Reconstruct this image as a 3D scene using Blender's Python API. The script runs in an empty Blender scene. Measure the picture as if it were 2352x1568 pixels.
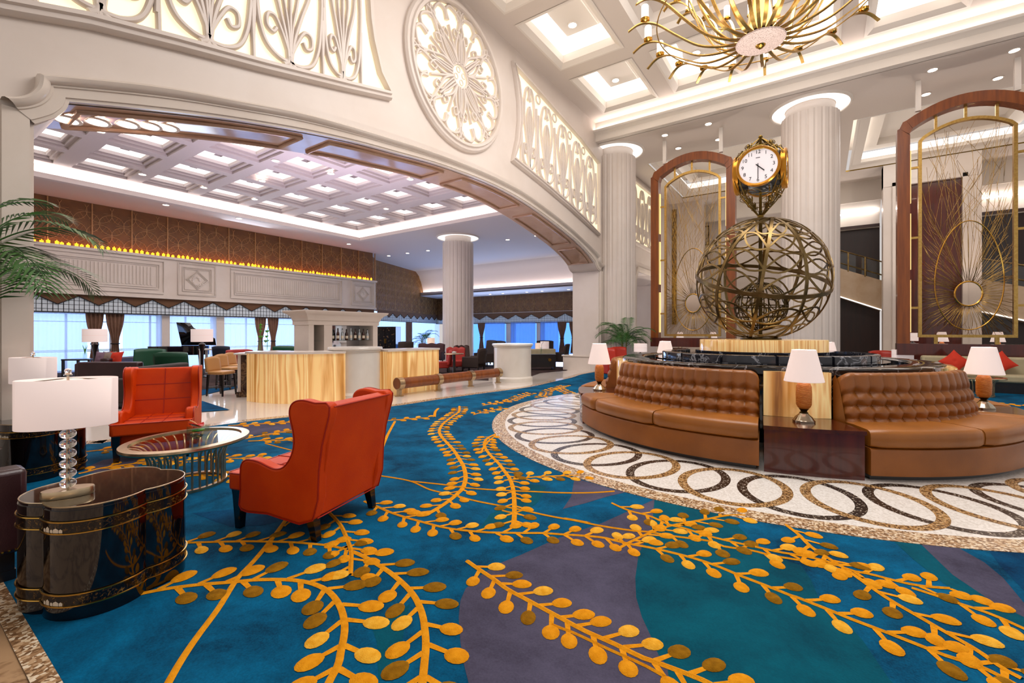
import bpy, bmesh, math, random
from math import sin, cos, pi, radians, sqrt, atan2, hypot
from mathutils import Vector, Matrix
random.seed(7)
SC = bpy.context.scene
COL = SC.collection
# ---------------------------------------------------------------- camera
F, HX, HY, HC = 1035.0, 1176.0, 763.0, 1.5      # focal length, horizon point, eye height
YAW = atan2(710, 1035)
CA, SA = cos(YAW), sin(YAW)
cd = bpy.data.cameras.new('camera'); cam = bpy.data.objects.new('camera', cd); COL.objects.link(cam)
cam.location = (0, 0, HC); cam.rotation_euler = (pi/2, 0, YAW)
cd.sensor_fit = 'HORIZONTAL'; cd.sensor_width = 36; cd.lens = 36*F/2352
cd.shift_y = -(784-HY)/2352; cd.clip_start = .05; cd.clip_end = 200
SC.camera = cam
# measuring helpers: a sight line meets a real plane of the room
def sight(px, py):
    x = (px-HX)/F
    return x*CA-SA, x*SA+CA, (HY-py)/F
def onZ(px, py, z=0.0):
    v = sight(px, py); t = (z-HC)/v[2]; return v[0]*t, v[1]*t, z
def onX(px, py, X):
    v = sight(px, py); t = X/v[0]; return X, v[1]*t, HC+v[2]*t
def onY(px, py, Y):
    v = sight(px, py); t = Y/v[1]; return v[0]*t, Y, HC+v[2]*t
def g2(px, py, z=0.0):
    return onZ(px, py, z)[:2]
# ---------------------------------------------------------------- mesh builder
class MB:
    def __init__(s): s.v = []; s.f = []; s.m = []; s.M = None; s.mi = 0
    def add(s, vs, fs, mi=None):
        b = len(s.v); mi = s.mi if mi is None else mi
        if s.M is not None: vs = [tuple(s.M @ Vector(p)) for p in vs]
        s.v += [tuple(p) for p in vs]; s.f += [tuple(i+b for i in f) for f in fs]; s.m += [mi]*len(fs)
        return s
    def box(s, x0, y0, z0, x1, y1, z1, mi=None):
        v = [(x0,y0,z0),(x1,y0,z0),(x1,y1,z0),(x0,y1,z0),(x0,y0,z1),(x1,y0,z1),(x1,y1,z1),(x0,y1,z1)]
        return s.add(v, [(0,3,2,1),(4,5,6,7),(0,1,5,4),(1,2,6,5),(2,3,7,6),(3,0,4,7)], mi)
    def cbox(s, c, d, mi=None):
        return s.box(c[0]-d[0]/2, c[1]-d[1]/2, c[2]-d[2]/2, c[0]+d[0]/2, c[1]+d[1]/2, c[2]+d[2]/2, mi)
    def prism(s, poly, z0, z1, mi=None):
        n = len(poly); v = [(x,y,z0) for x,y in poly]+[(x,y,z1) for x,y in poly]
        return s.add(v, [tuple(range(n-1,-1,-1)), tuple(range(n,2*n))]+[(i,(i+1)%n,n+(i+1)%n,n+i) for i in range(n)], mi)
    def flat(s, poly, z, mi=None):
        return s.add([(x,y,z) for x,y in poly], [tuple(range(len(poly)))], mi)
    def loft(s, rings, closed=True, caps=True, mi=None):
        n = len(rings[0]); v = [p for r in rings for p in r]; f = []
        for k in range(len(rings)-1):
            for i in range(n if closed else n-1):
                j = (i+1) % n; f.append((k*n+i, k*n+j, (k+1)*n+j, (k+1)*n+i))
        if caps and closed:
            f.append(tuple(range(n-1,-1,-1))); f.append(tuple((len(rings)-1)*n+i for i in range(n)))
        return s.add(v, f, mi)
    def lathe(s, prof, c=(0,0,0), n=24, a0=0, a1=2*pi, mi=None, sx=1, sy=1, cap=True):
        full = abs(a1-a0-2*pi) < 1e-6; m = n if full else n+1; v = []; f = []
        for r, z in prof:
            for i in range(m):
                a = a0+(a1-a0)*i/n; v.append((c[0]+r*cos(a)*sx, c[1]+r*sin(a)*sy, c[2]+z))
        for k in range(len(prof)-1):
            for i in range(n):
                j = (i+1) % m; f.append((k*m+i, k*m+j, (k+1)*m+j, (k+1)*m+i))
        if full and cap:
            if prof[0][0] > 1e-5: f.append(tuple(range(m-1,-1,-1)))
            if prof[-1][0] > 1e-5: f.append(tuple((len(prof)-1)*m+i for i in range(m)))
        return s.add(v, f, mi)
    def frames(s, pts, closed):
        P = [Vector(p) for p in pts]; n = len(P); T = []
        for i in range(n):
            a = P[(i-1) % n] if closed or i > 0 else P[i]; b = P[(i+1) % n] if closed or i < n-1 else P[i]
            t = b-a; T.append(t.normalized() if t.length > 1e-9 else Vector((0,0,1)))
        return P, T
    def tube(s, pts, r, n=8, closed=False, mi=None):
        P, T = s.frames(pts, closed); R = r if isinstance(r, (list,tuple)) else [r]*len(P)
        u = T[0].orthogonal().normalized(); rings = []
        for i, p in enumerate(P):
            u = u-T[i]*u.dot(T[i])
            u = u.normalized() if u.length > 1e-6 else T[i].orthogonal().normalized()
            w = T[i].cross(u)
            rings.append([tuple(p+(u*cos(2*pi*k/n)+w*sin(2*pi*k/n))*R[i]) for k in range(n)])
        if closed: rings.append(rings[0])
        return s.loft(rings, True, not closed, mi)
    def sweep(s, pts, prof, up=(0,0,1), closed=False, mi=None, pc=True):
        """prof: 2D points (side, up); up: constant vector or one per point."""
        P, T = s.frames(pts, closed); rings = []
        for i, p in enumerate(P):
            U = Vector(up[i]) if isinstance(up, list) else Vector(up)
            sd = T[i].cross(U)
            sd = sd.normalized() if sd.length > 1e-6 else T[i].orthogonal().normalized()
            uu = sd.cross(T[i]).normalized()
            rings.append([tuple(p+sd*a+uu*b) for a, b in prof])
        if closed: rings.append(rings[0])
        return s.loft(rings, pc, pc and not closed, mi)
    def strap(s, pts, w, t, up=(0,0,1), closed=False, mi=None):
        return s.sweep(pts, [(-w/2,-t/2),(w/2,-t/2),(w/2,t/2),(-w/2,t/2)], up, closed, mi)
    def ball(s, c, r, n=12, m=8, mi=None):
        rx, ry, rz = r if isinstance(r, (tuple,list)) else (r,r,r)
        v = [(c[0],c[1],c[2]-rz)]; f = []
        for j in range(1, m):
            a = -pi/2+pi*j/m
            for i in range(n): v.append((c[0]+rx*cos(a)*cos(2*pi*i/n), c[1]+ry*cos(a)*sin(2*pi*i/n), c[2]+rz*sin(a)))
        v.append((c[0],c[1],c[2]+rz)); e = len(v)-1
        for i in range(n):
            f.append((0, 1+(i+1)%n, 1+i)); f.append((e, 1+(m-2)*n+i, 1+(m-2)*n+(i+1)%n))
            for j in range(m-2): f.append((1+j*n+i, 1+j*n+(i+1)%n, 1+(j+1)*n+(i+1)%n, 1+(j+1)*n+i))
        return s.add(v, f, mi)
    def grid(s, fn, nu, nv, mi=None, cu=False):
        v = [fn(i/nu, j/nv) for j in range(nv+1) for i in range(nu+1)]
        return s.add(v, [(j*(nu+1)+i, j*(nu+1)+i+1, (j+1)*(nu+1)+i+1, (j+1)*(nu+1)+i) for j in range(nv) for i in range(nu)], mi)
    def build(s, name, mats, parent=None, ang=35, bevel=0, sub=0, recalc=True, solid=0):
        me = bpy.data.meshes.new(name); me.from_pydata(s.v, [], s.f)
        if not isinstance(mats, (list,tuple)): mats = [mats]
        for m in mats: me.materials.append(m)
        me.polygons.foreach_set('material_index', s.m)
        if recalc:
            bm = bmesh.new(); bm.from_mesh(me)
            bmesh.ops.remove_doubles(bm, verts=bm.verts, dist=1e-5)
            bmesh.ops.recalc_face_normals(bm, faces=bm.faces); bm.to_mesh(me); bm.free()
        me.polygons.foreach_set('use_smooth', [True]*len(me.polygons))
        if ang < 180: me.set_sharp_from_angle(angle=radians(ang))
        o = bpy.data.objects.new(name, me); COL.objects.link(o)
        if solid:
            q = o.modifiers.new('s', 'SOLIDIFY'); q.thickness = solid; q.offset = 0
        if bevel:
            q = o.modifiers.new('b', 'BEVEL'); q.width = bevel; q.segments = 2; q.limit_method = 'ANGLE'; q.angle_limit = radians(40)
        if sub:
            q = o.modifiers.new('u', 'SUBSURF'); q.levels = sub; q.render_levels = sub
        if parent is not None: o.parent = parent
        return o
def spline(pts, k=6, closed=False):
    """Catmull-Rom through points of any dimension."""
    n = len(pts); out = []
    for i in range(n if closed else n-1):
        p = [pts[(i+d) % n] if closed else pts[min(max(i+d,0),n-1)] for d in (-1,0,1,2)]
        for j in range(k):
            t = j/k; out.append(tuple(.5*(2*b+(c-a)*t+(2*a-5*b+4*c-d)*t*t+(3*b-a-3*c+d)*t**3) for a,b,c,d in zip(*p)))
    if not closed: out.append(tuple(pts[-1]))
    return out
def tag(o, label=None, cat=None, group=None, kind=None):
    if label: o['label'] = label
    if cat: o['category'] = cat
    if group: o['group'] = group
    if kind: o['kind'] = kind
    return o
def empty(name, loc=(0,0,0), rz=0, label=None, cat=None, group=None):
    o = bpy.data.objects.new(name, None); COL.objects.link(o); o.location = loc; o.rotation_euler = (0,0,rz)
    o.empty_display_size = .1
    return tag(o, label, cat, group)
def struct(mb, name, mats, **k):
    return tag(mb.build(name, mats, **k), kind='structure')
def copy_tree(o, parent=None):
    c = o.copy(); COL.objects.link(c)
    if parent is not None: c.parent = parent
    for ch in list(o.children): copy_tree(ch, c)
    return c
def dup(root, loc, rz, label=None, group=None, s=None):
    r = copy_tree(root); r.location = loc; r.rotation_euler = (0,0,rz)
    if label: r['label'] = label
    if group: r['group'] = group
    if s: r.scale = (s,s,s)
    return r
def arc(cx, cy, r, a0, a1, n):
    return [(cx+r*cos(a0+(a1-a0)*i/n), cy+r*sin(a0+(a1-a0)*i/n)) for i in range(n+1)]

def text_mesh(mb, txt, size, M, mi=0, ex=.001, bold=0):
    """lettering laid into a mesh builder; M places the x-y lettering plane"""
    c = bpy.data.curves.new('t', 'FONT'); c.body = txt; c.size = size; c.extrude = ex; c.align_x = 'CENTER'; c.align_y = 'CENTER'; c.offset = bold
    o = bpy.data.objects.new('t', c); COL.objects.link(o); bpy.context.view_layer.update()
    me = bpy.data.meshes.new_from_object(o)
    mb.add([tuple(M @ v.co) for v in me.vertices], [tuple(p.vertices) for p in me.polygons], mi)
    bpy.data.objects.remove(o); bpy.data.curves.remove(c); bpy.data.meshes.remove(me)
# ---------------------------------------------------------------- materials
MATS = {}
def lin(c):
    if isinstance(c, str):
        c = [int(c[i:i+2],16)/255 for i in (0,2,4)]
        c = [x/12.92 if x <= .04045 else ((x+.055)/1.055)**2.4 for x in c]
    return (c[0],c[1],c[2],1)
def new(name):
    m = bpy.data.materials.new(name); m.use_nodes = True; nt = m.node_tree
    b = nt.nodes['Principled BSDF']; MATS[name] = m
    return m, nt, b, nt.nodes.new, nt.links.new
def ramp(N, L, fac, stops, mode='LINEAR'):
    r = N('ShaderNodeValToRGB'); r.color_ramp.interpolation = mode
    e = r.color_ramp.elements
    while len(e) < len(stops): e.new(.5)
    for k, (p, c) in enumerate(stops): e[k].position = p; e[k].color = lin(c)
    L(fac, r.inputs['Fac']); return r.outputs['Color']
def tex(N, L, kind='NOISE', scale=5, detail=4, rough=.5, dist=0, co=None, stretch=None):
    tc = N('ShaderNodeTexCoord'); src = co or tc.outputs['Object']
    if stretch:
        mp = N('ShaderNodeMapping'); mp.inputs['Scale'].default_value = stretch; L(src, mp.inputs['Vector']); src = mp.outputs['Vector']
    if kind == 'NOISE':
        t = N('ShaderNodeTexNoise'); t.inputs['Detail'].default_value = detail; t.inputs['Roughness'].default_value = rough; t.inputs['Distortion'].default_value = dist
        o = t.outputs['Fac']
    elif kind == 'VORO':
        t = N('ShaderNodeTexVoronoi'); o = t.outputs['Color']
    elif kind == 'CRACK':
        t = N('ShaderNodeTexVoronoi'); t.feature = 'DISTANCE_TO_EDGE'; o = t.outputs['Distance']
    elif kind == 'WAVE':
        t = N('ShaderNodeTexWave'); t.inputs['Distortion'].default_value = dist; t.inputs['Detail'].default_value = detail; t.inputs['Detail Scale'].default_value = 1.2; o = t.outputs['Fac']
    t.inputs['Scale'].default_value = scale; L(src, t.inputs['Vector'])
    return o
def bumpy(N, L, b, h, strength, dist=.01):
    q = N('ShaderNodeBump'); q.inputs['Strength'].default_value = strength; q.inputs['Distance'].default_value = dist
    L(h, q.inputs['Height']); L(q.outputs['Normal'], b.inputs['Normal'])
def mat(name, c, rough=.5, metal=0, c2=None, scale=8, bump=0, bscale=60, stretch=None, coat=0, emis=None, es=0, spec=None, lo=.3, hi=.7, detail=4, sheen=0):
    m, nt, b, N, L = new(name)
    b.inputs['Roughness'].default_value = rough; b.inputs['Metallic'].default_value = metal
    if coat: b.inputs['Coat Weight'].default_value = coat; b.inputs['Coat Roughness'].default_value = .04
    if spec is not None: b.inputs['Specular IOR Level'].default_value = spec
    if sheen: b.inputs['Sheen Weight'].default_value = sheen
    if c2: L(ramp(N, L, tex(N, L, 'NOISE', scale, detail, stretch=stretch), [(lo,c),(hi,c2)]), b.inputs['Base Color'])
    else: b.inputs['Base Color'].default_value = lin(c)
    if bump: bumpy(N, L, b, tex(N, L, 'NOISE', bscale, 3, stretch=stretch), bump)
    if emis: b.inputs['Emission Color'].default_value = lin(emis); b.inputs['Emission Strength'].default_value = es
    return m
def glow(name, c, s):
    m, nt, b, N, L = new(name); b.inputs['Base Color'].default_value = lin(c); b.inputs['Roughness'].default_value = .6
    b.inputs['Emission Color'].default_value = lin(c); b.inputs['Emission Strength'].default_value = s
    return m
def glassy(name, c='ffffff', alpha=.25, rough=.02):
    """thin clear glass: mostly see-through with a mirror sheen"""
    m, nt, b, N, L = new(name)
    tr = N('ShaderNodeBsdfTransparent'); tr.inputs['Color'].default_value = lin(c)
    gl = N('ShaderNodeBsdfGlossy'); gl.inputs['Roughness'].default_value = rough
    lw = N('ShaderNodeLayerWeight'); lw.inputs['Blend'].default_value = .5
    pw = N('ShaderNodeMath'); pw.operation = 'POWER'; pw.inputs[1].default_value = 4; L(lw.outputs['Facing'], pw.inputs[0])
    ad = N('ShaderNodeMath'); ad.operation = 'MULTIPLY_ADD'; ad.use_clamp = True; ad.inputs[1].default_value = .8; ad.inputs[2].default_value = alpha; L(pw.outputs[0], ad.inputs[0])
    mx = N('ShaderNodeMixShader'); L(ad.outputs[0], mx.inputs[0]); L(tr.outputs[0], mx.inputs[1]); L(gl.outputs[0], mx.inputs[2])
    L(mx.outputs[0], nt.nodes['Material Output'].inputs['Surface']); return m
def stone(name, c, c2, rough, scale=1.2, vein=None, vs=1.5, detail=8, vw=.02, bump=0):
    m, nt, b, N, L = new(name); b.inputs['Roughness'].default_value = rough
    col = ramp(N, L, tex(N, L, 'NOISE', scale, detail, .6, .4), [(.3,c),(.7,c2)])
    if vein:
        n = tex(N, L, 'NOISE', vs, 6, .55, 1.2)
        k = ramp(N, L, n, [(.5-vw*2,(0,0,0)),(.5,(1,1,1)),(.5+vw*2,(0,0,0))])
        mx = N('ShaderNodeMix'); mx.data_type = 'RGBA'; L(k, mx.inputs[0]); L(col, mx.inputs[6]); mx.inputs[7].default_value = lin(vein); col = mx.outputs[2]
    L(col, b.inputs['Base Color']); return m
def speckle(name, cols, scale, rough=.25):
    m, nt, b, N, L = new(name); b.inputs['Roughness'].default_value = rough
    v = tex(N, L, 'VORO', scale); sp = N('ShaderNodeSeparateColor'); L(v, sp.inputs[0])
    n = len(cols); L(ramp(N, L, sp.outputs[0], [(i/n,c) for i,c in enumerate(cols)], 'CONSTANT'), b.inputs['Base Color']); return m
def onyx(name, stretch, strength, cs=('855428','bd8442','dcae70','f0d294','cc9454','e8c080')):
    m, nt, b, N, L = new(name); b.inputs['Roughness'].default_value = .12
    w = tex(N, L, 'WAVE', 1.5, 4, dist=9, stretch=stretch)
    n = tex(N, L, 'NOISE', 2.2, 5, .6, .8, stretch=stretch)
    mx = N('ShaderNodeMath'); mx.operation = 'MULTIPLY_ADD'; mx.inputs[1].default_value = .45; L(w, mx.inputs[0]); L(n, mx.inputs[2])
    c = ramp(N, L, mx.outputs[0], [(.3,cs[0]),(.42,cs[1]),(.55,cs[2]),(.68,cs[3]),(.8,cs[4]),(.95,cs[5])])
    L(c, b.inputs['Base Color']); L(c, b.inputs['Emission Color']); b.inputs['Emission Strength'].default_value = strength
    return m
def carpet_mat(name, c, c2, sc=1.6):
    m, nt, b, N, L = new(name); b.inputs['Roughness'].default_value = .95; b.inputs['Specular IOR Level'].default_value = .1
    f1 = tex(N, L, 'NOISE', sc, 8, .72, .3); f2 = tex(N, L, 'NOISE', 110, 2)
    mx = N('ShaderNodeMath'); mx.operation = 'MULTIPLY_ADD'; mx.inputs[1].default_value = .22; L(f2, mx.inputs[0]); L(f1, mx.inputs[2])
    L(ramp(N, L, mx.outputs[0], [(.42,c),(.78,c2)]), b.inputs['Base Color']); bumpy(N, L, b, f2, .35, .004); return m
def wood(name, c, c2, rough=.25, stretch=(1,1,.08), scale=14, coat=.4):
    return mat(name, c, rough, 0, c2, scale, stretch=stretch, coat=coat, detail=6)
# walls and ceilings
wallM = stone('cream_marble', 'd3c6bb', 'dacfc6', .42, .9)
wallM2 = stone('cream_marble_polished', 'd5c8bb', 'dfd4c9', .2, 1.0)
soffM = stone('pink_beige_polished_marble', 'b48f75', 'c6a58c', .11, 1.3)
ceilM = mat('ceiling_paint', 'd9cdc2', .8)
ceilB = mat('bar_ceiling_paint', 'd3c8c4', .8)
trimM = mat('white_trim_paint', 'e6ddd2', .6)
litM = glow('self_glowing_white', 'fffaf6', 1.15)  # white coffer and tray surfaces glow themselves instead of catching cove light
ledM = glow('led_strip', 'fff4f0', 17.0)
spotM = glow('downlight_lens', 'fff3ea', 6.0)
shadeM = mat('lamp_shade_fabric', 'ecdcd6', .9, emis='ffe8e2', es=.34)
shadeW = mat('lamp_shade_warm', 'efd2bc', .9, emis='ffdcc0', es=.5)
# floors
floorM = stone('polished_cream_floor', 'd9cec2', 'e3dad0', .06, .5)
floorT = stone('polished_tan_floor', '9c7a58', 'bd9b76', .08, .9, '7c5c40', 1.4)
specM = speckle('tan_speckled_border', ('8a6848','c2a17c','d8c2a2','a07c58','e6d6bc','75563a'), 62, .2)
mosW = speckle('white_mosaic', ('e4dfd8','ece8e2','dcd6ce','f0ece6'), 70, .16)
mosB = speckle('tan_mosaic_ring', ('75532e','b78d5c','4f361f','cfae80','94703f'), 85, .2)
mosD = speckle('dark_mosaic_ring', ('2b211a','33281f','1f1813','3a2e26','2a2019','241b15','40342b','30261e','b0a494'), 95, .25)
cpBlue = carpet_mat('carpet_blue', '002740', '00648f')
cpDeep = carpet_mat('carpet_deep_blue', '002444', '004e78')
cpTeal = carpet_mat('carpet_teal', '003a4c', '00596c')
cpGrey = carpet_mat('carpet_slate', '393646', '57546a')
cpGold = mat('carpet_gold', 'd2860c', .95, c2='e69c1c', scale=30, bump=.5, bscale=160, spec=.1)
cpLite = mat('carpet_light_gold', 'dd9a1e', .95, c2='f0b740', scale=30, bump=.5, bscale=160, spec=.1)
cpBrown = mat('carpet_brown_gold', '7d5408', .95, c2='9a6b12', scale=30, bump=.5, bscale=160, spec=.1)
# upholstery, wood, metal
orangeL = mat('orange_leather', 'c43600', .48, c2='d64702', scale=3, bump=.12, bscale=140, spec=.22)
seamL = mat('orange_leather_piping', 'a81c02', .4)
tanL = mat('tan_leather', '824a12', .4, c2='98591c', scale=2.5, bump=.15, bscale=120)
tanL2 = mat('tan_leather_seat', '885014', .37, c2='9f601e', scale=2.5, bump=.12, bscale=120)
darkL = mat('dark_plum_leather', '2a1418', .3, c2='3a1e22', scale=3, bump=.1, bscale=120)
greenL = mat('green_leather', '0c4a30', .4)
redL = mat('red_upholstery', '9c1c0a', .55)
beigeL = mat('beige_leather', 'b8864c', .45)
brownF = mat('dark_brown_fabric', '30221c', .8)
khakiF = mat('khaki_fabric', 'a49878', .8, c2='b0a484', scale=5)
redF = mat('orange_red_cushion_fabric', 'c42c0c', .8, bump=.2, bscale=200)
lacq = mat('black_lacquer', '080405', .06, coat=.6)
lacqTop = mat('black_lacquer_top', '120b0d', .05, coat=.6)
legM = mat('black_gloss_leg', '070504', .15, coat=.4)
dkwood = wood('dark_reddish_wood', '40120a', '561a0c', .22)
mhwood = wood('mahogany_wood', '6a3006', '8c480e', .32, coat=.15)
tblwood = wood('warm_brown_table_wood', '3a160a', '57240f', .18, stretch=(.4,1,1))
blkwood = wood('black_stained_wood', '0c0808', '1a1210', .3)
gold = mat('brushed_gold', 'b08a4a', .3, 1, c2='c8a560', scale=20)
gold2 = mat('bright_gold', 'c89a45', .2, 1)
bronze = mat('aged_bronze', '685434', .36, 1, c2='8a744a', scale=8)
bronzeD = mat('dark_bronze', '3c3018', .35, 1, c2='5c4a28', scale=8)
chamM = mat('champagne_metal', 'b79f7c', .28, 1, c2='c9b391', scale=20)
nickel = mat('polished_nickel', 'b8ac98', .16, 1)
brass = mat('dark_brass', '80662e', .3, 1)
blackI = mat('black_iron', '0c0a08', .5)
blackM = stone('black_marble', '060608', '121216', .06, 2.0, '8a8a90', 1.7, vw=.006)
greyM = stone('grey_veined_black_marble', '15161c', '2c2e38', .08, 3.0, 'a0a2aa', 2.2, vw=.01)
emper = stone('brown_emperador_marble', '241609', '4a3018', .12, 5, '7a5a38', 4)
onyxV = onyx('backlit_onyx', (1.0,1.0,.10), .42)
onyxP = onyx('backlit_onyx_plinth', (1.6,1.6,.10), .38)
onyxB = onyx('backlit_onyx_bar', (.8,.8,.06), .42)
panelG = mat('backlit_alabaster', 'fff0c8', .6, emis='fff1cc', es=.82)
crystal = mat('crystal', 'ffffff', .0)
crystal.node_tree.nodes['Principled BSDF'].inputs['Transmission Weight'].default_value = 1.0
glassM = glassy('clear_glass', 'f4faf6', .06)
mirrorM = glassy('clear_screen_glass', 'eee8e2', .03)
amber = mat('carved_amber_resin', 'b8641e', .35, c2='d08438', scale=18, bump=.8, bscale=30, stretch=(1,1,3), emis='b05c18', es=.06)
whiteM = mat('white_paint_metal', 'e4ded6', .5)
whiteStone = stone('white_marble_pedestal', 'd6cfc4', 'e2dcd2', .18, 1.5)
leafM = mat('palm_leaf', '1c4a12', .5, c2='3a7420', scale=6)
leafM2 = mat('lime_leaf', '4f9a1c', .5)
stemM = mat('palm_stem', '7a7838', .6)
curtM = mat('brown_curtain', '755442', .85, c2='866450', scale=4)
def sheer(name, c, tr):
    m, nt, b, N, L = new(name)
    t = N('ShaderNodeBsdfTranslucent'); t.inputs['Color'].default_value = lin(c); d = N('ShaderNodeBsdfDiffuse'); d.inputs['Color'].default_value = lin(c)
    p = N('ShaderNodeBsdfTransparent'); a = N('ShaderNodeMixShader'); a.inputs[0].default_value = .65; L(d.outputs[0], a.inputs[1]); L(t.outputs[0], a.inputs[2])
    e = N('ShaderNodeMixShader'); e.inputs[0].default_value = tr; L(a.outputs[0], e.inputs[1]); L(p.outputs[0], e.inputs[2]); L(e.outputs[0], nt.nodes['Material Output'].inputs['Surface']); return m
sheerM = sheer('sheer_curtain', 'e4eefc', .35)
sheerD = sheer('sheer_curtain_blue', '9ab8ea', .3)
paneD = glow('dusk_pane', '62a4ff', 1.5)
valM = mat('valance_brown', '6a4a32', .9)
valT = mat('valance_piping', '1a1210', .8)
paneM = glow('daylight_pane', 'a6c8ff', 2.3)
# ---------------------------------------------------------------- shell
def quad(mb, a, b, c, d, mi=None): mb.add([a,b,c,d], [(0,1,2,3)], mi)
def holed(mb, x0, y0, x1, y1, z, holes, mi=None, th=0):
    """flat slab face with rectangular holes"""
    xs = sorted({x0,x1,*[h[0] for h in holes],*[h[2] for h in holes]}); ys = sorted({y0,y1,*[h[1] for h in holes],*[h[3] for h in holes]})
    for i in range(len(xs)-1):
        for j in range(len(ys)-1):
            cx, cy = (xs[i]+xs[i+1])/2, (ys[j]+ys[j+1])/2
            if any(h[0]<cx<h[2] and h[1]<cy<h[3] for h in holes): continue
            quad(mb, (xs[i],ys[j],z),(xs[i+1],ys[j],z),(xs[i+1],ys[j+1],z),(xs[i],ys[j+1],z), mi)
def rect_ring(mb, r0, z0, r1, z1, mi=None):
    """sloping ring between two rectangles"""
    a = [(r0[0],r0[1],z0),(r0[2],r0[1],z0),(r0[2],r0[3],z0),(r0[0],r0[3],z0)]
    b = [(r1[0],r1[1],z1),(r1[2],r1[1],z1),(r1[2],r1[3],z1),(r1[0],r1[3],z1)]
    mb.loft([a,b], True, False, mi)
def inset(r, d): return (r[0]+d, r[1]+d, r[2]-d, r[3]-d)
CZ, LZ, BZ = 9.36, 8.65, 6.4          # lobby ceiling, low ceiling, bar ceiling
# ---- floor
m = MB(); m.box(-34, -6, -.2, 14, 34, 0); floor = struct(m, 'floor', floorM)
# ---- arch wall
ARC_IN = spline([(1.36,4.087),(2.1,4.3),(3.09,4.556),(4.18,4.785),(5.18,4.95),(6.1,5.06),(7.2,5.19),(8.48,5.268),(9.6,5.28),(10.87,5.19),(12.36,4.97),(14.0,4.65),(15.0,4.36),(15.6,4.1)], 4)
BR_L = [(1.09,3.72),(1.19,3.81),(1.28,3.93),(1.34,4.03)]
BR_R = [(15.66,4.03),(15.74,3.95),(15.86,3.88),(16.05,3.84)]
DY0, DY1, DZ = 20.0, 23.2, 4.4
outline = [(-4,0),(1.09,0)]+BR_L+ARC_IN+BR_R+[(16.05,0),(DY0,0),(DY0,DZ-.5),(DY0+.35,DZ),(DY1-.35,DZ),(DY1,DZ-.5),(DY1,0),(30,0),(30,CZ+.1),(-4,CZ+.1)]
m = MB(); n = len(outline)
m.add([(-7,y,z) for y,z in outline]+[(-8.1,y,z) for y,z in outline], [tuple(range(n)), tuple(range(2*n-1,n-1,-1))]+[(i,(i+1)%n,n+(i+1)%n,n+i) for i in range(n)])
wall = struct(m, 'wall_left', wallM, ang=20)
# soffit lining, with sunk panels between raised borders
m = MB(); k = len(ARC_IN)
m.loft([[(-7.03,y,z-.012) for y,z in ARC_IN],[(-8.07,y,z-.012) for y,z in ARC_IN]], False, False, 0)
def at_arc(t):
    i = min(int(t*(k-1)), k-2); f = t*(k-1)-i; a, b = ARC_IN[i], ARC_IN[i+1]
    return a[0]+(b[0]-a[0])*f, a[1]+(b[1]-a[1])*f
for t0, t1 in [(.02,.235),(.275,.49),(.53,.69),(.73,.85),(.88,.985)]:
    ts = [t0+(t1-t0)*i/10 for i in range(11)]
    lo = [(-7.2,*[at_arc(t)[0],at_arc(t)[1]-.03]) for t in ts]; hi = [(-7.9,at_arc(t)[0],at_arc(t)[1]-.03) for t in ts]
    m.tube(lo+hi[::-1], .035, 6, True, 0)
struct(m, 'trim_1', [soffM], ang=60)
# carved architrave round the arch
AO = spline([(1.1,4.262),(2.1,4.594),(3.09,4.82),(4.18,5.05),(6.09,5.285),(7.2,5.385),(8.48,5.455),(9.6,5.465),(10.87,5.4),(13.23,5.033),(15.0,4.63),(15.85,4.42)], 5)
def resample(c, n):
    d = [0]
    for a, b in zip(c, c[1:]): d.append(d[-1]+hypot(b[0]-a[0], b[1]-a[1]))
    out = []
    for i in range(n+1):
        s = d[-1]*i/n; j = 0
        while j < len(d)-2 and d[j+1] < s: j += 1
        f = (s-d[j])/max(d[j+1]-d[j], 1e-9); out.append(tuple(p+(q-p)*f for p, q in zip(c[j], c[j+1])))
    return out
ia, oa = resample(ARC_IN, 60), resample(AO, 60)
il, ol = spline([(1.09,3.735),(1.17,3.80),(1.26,3.88),(1.33,3.98),(1.355,4.06)],4), spline([(.847,3.91),(.95,3.95),(1.03,4.02),(1.085,4.12),(1.1,4.22)],4)
ir, orr = spline([(15.62,4.08),(15.66,4.03),(15.74,3.95),(15.86,3.88),(16.05,3.84)],4), spline([(15.86,4.4),(15.9,4.28),(15.99,4.2),(16.1,4.13),(16.25,4.1)],4)
ia, oa = il+ia+ir, ol+oa+orr
PROF = [(0,0),(0,.05),(.12,.055),(.14,.075),(.5,.08),(.53,.1),(.6,.1),(.63,.13),(.72,.16),(.85,.175),(.95,.15),(1,.1),(1.0,0)]
m = MB(); m.loft([[(-7+d, a[0]+(b[0]-a[0])*t, a[1]+(b[1]-a[1])*t) for t, d in PROF] for a, b in zip(ia, oa)], False, False)
# jamb bead
for y in (.95, 16.2): m.box(-7.02, y-.1, 0, -6.93, y+.1, 3.84)
m.box(-7.02, -4, 0, -6.9, 1.09, .3); m.box(-7.02, 16.05, 0, -6.9, 20, .3)
struct(m, 'trim_2', wallM2, ang=30)
# doorway trim
m = MB(); dp = [(DY0,.0),(DY0,DZ-.5),(DY0+.35,DZ),(DY1-.35,DZ),(DY1,DZ-.5),(DY1,0)]
m.sweep([(-6.95,y,z) for y,z in dp], [(-.12,-.06),(.12,-.06),(.12,.04),(.0,.07),(-.12,.04)], (1,0,0)); struct(m, 'trim_3', wallM2)
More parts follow.
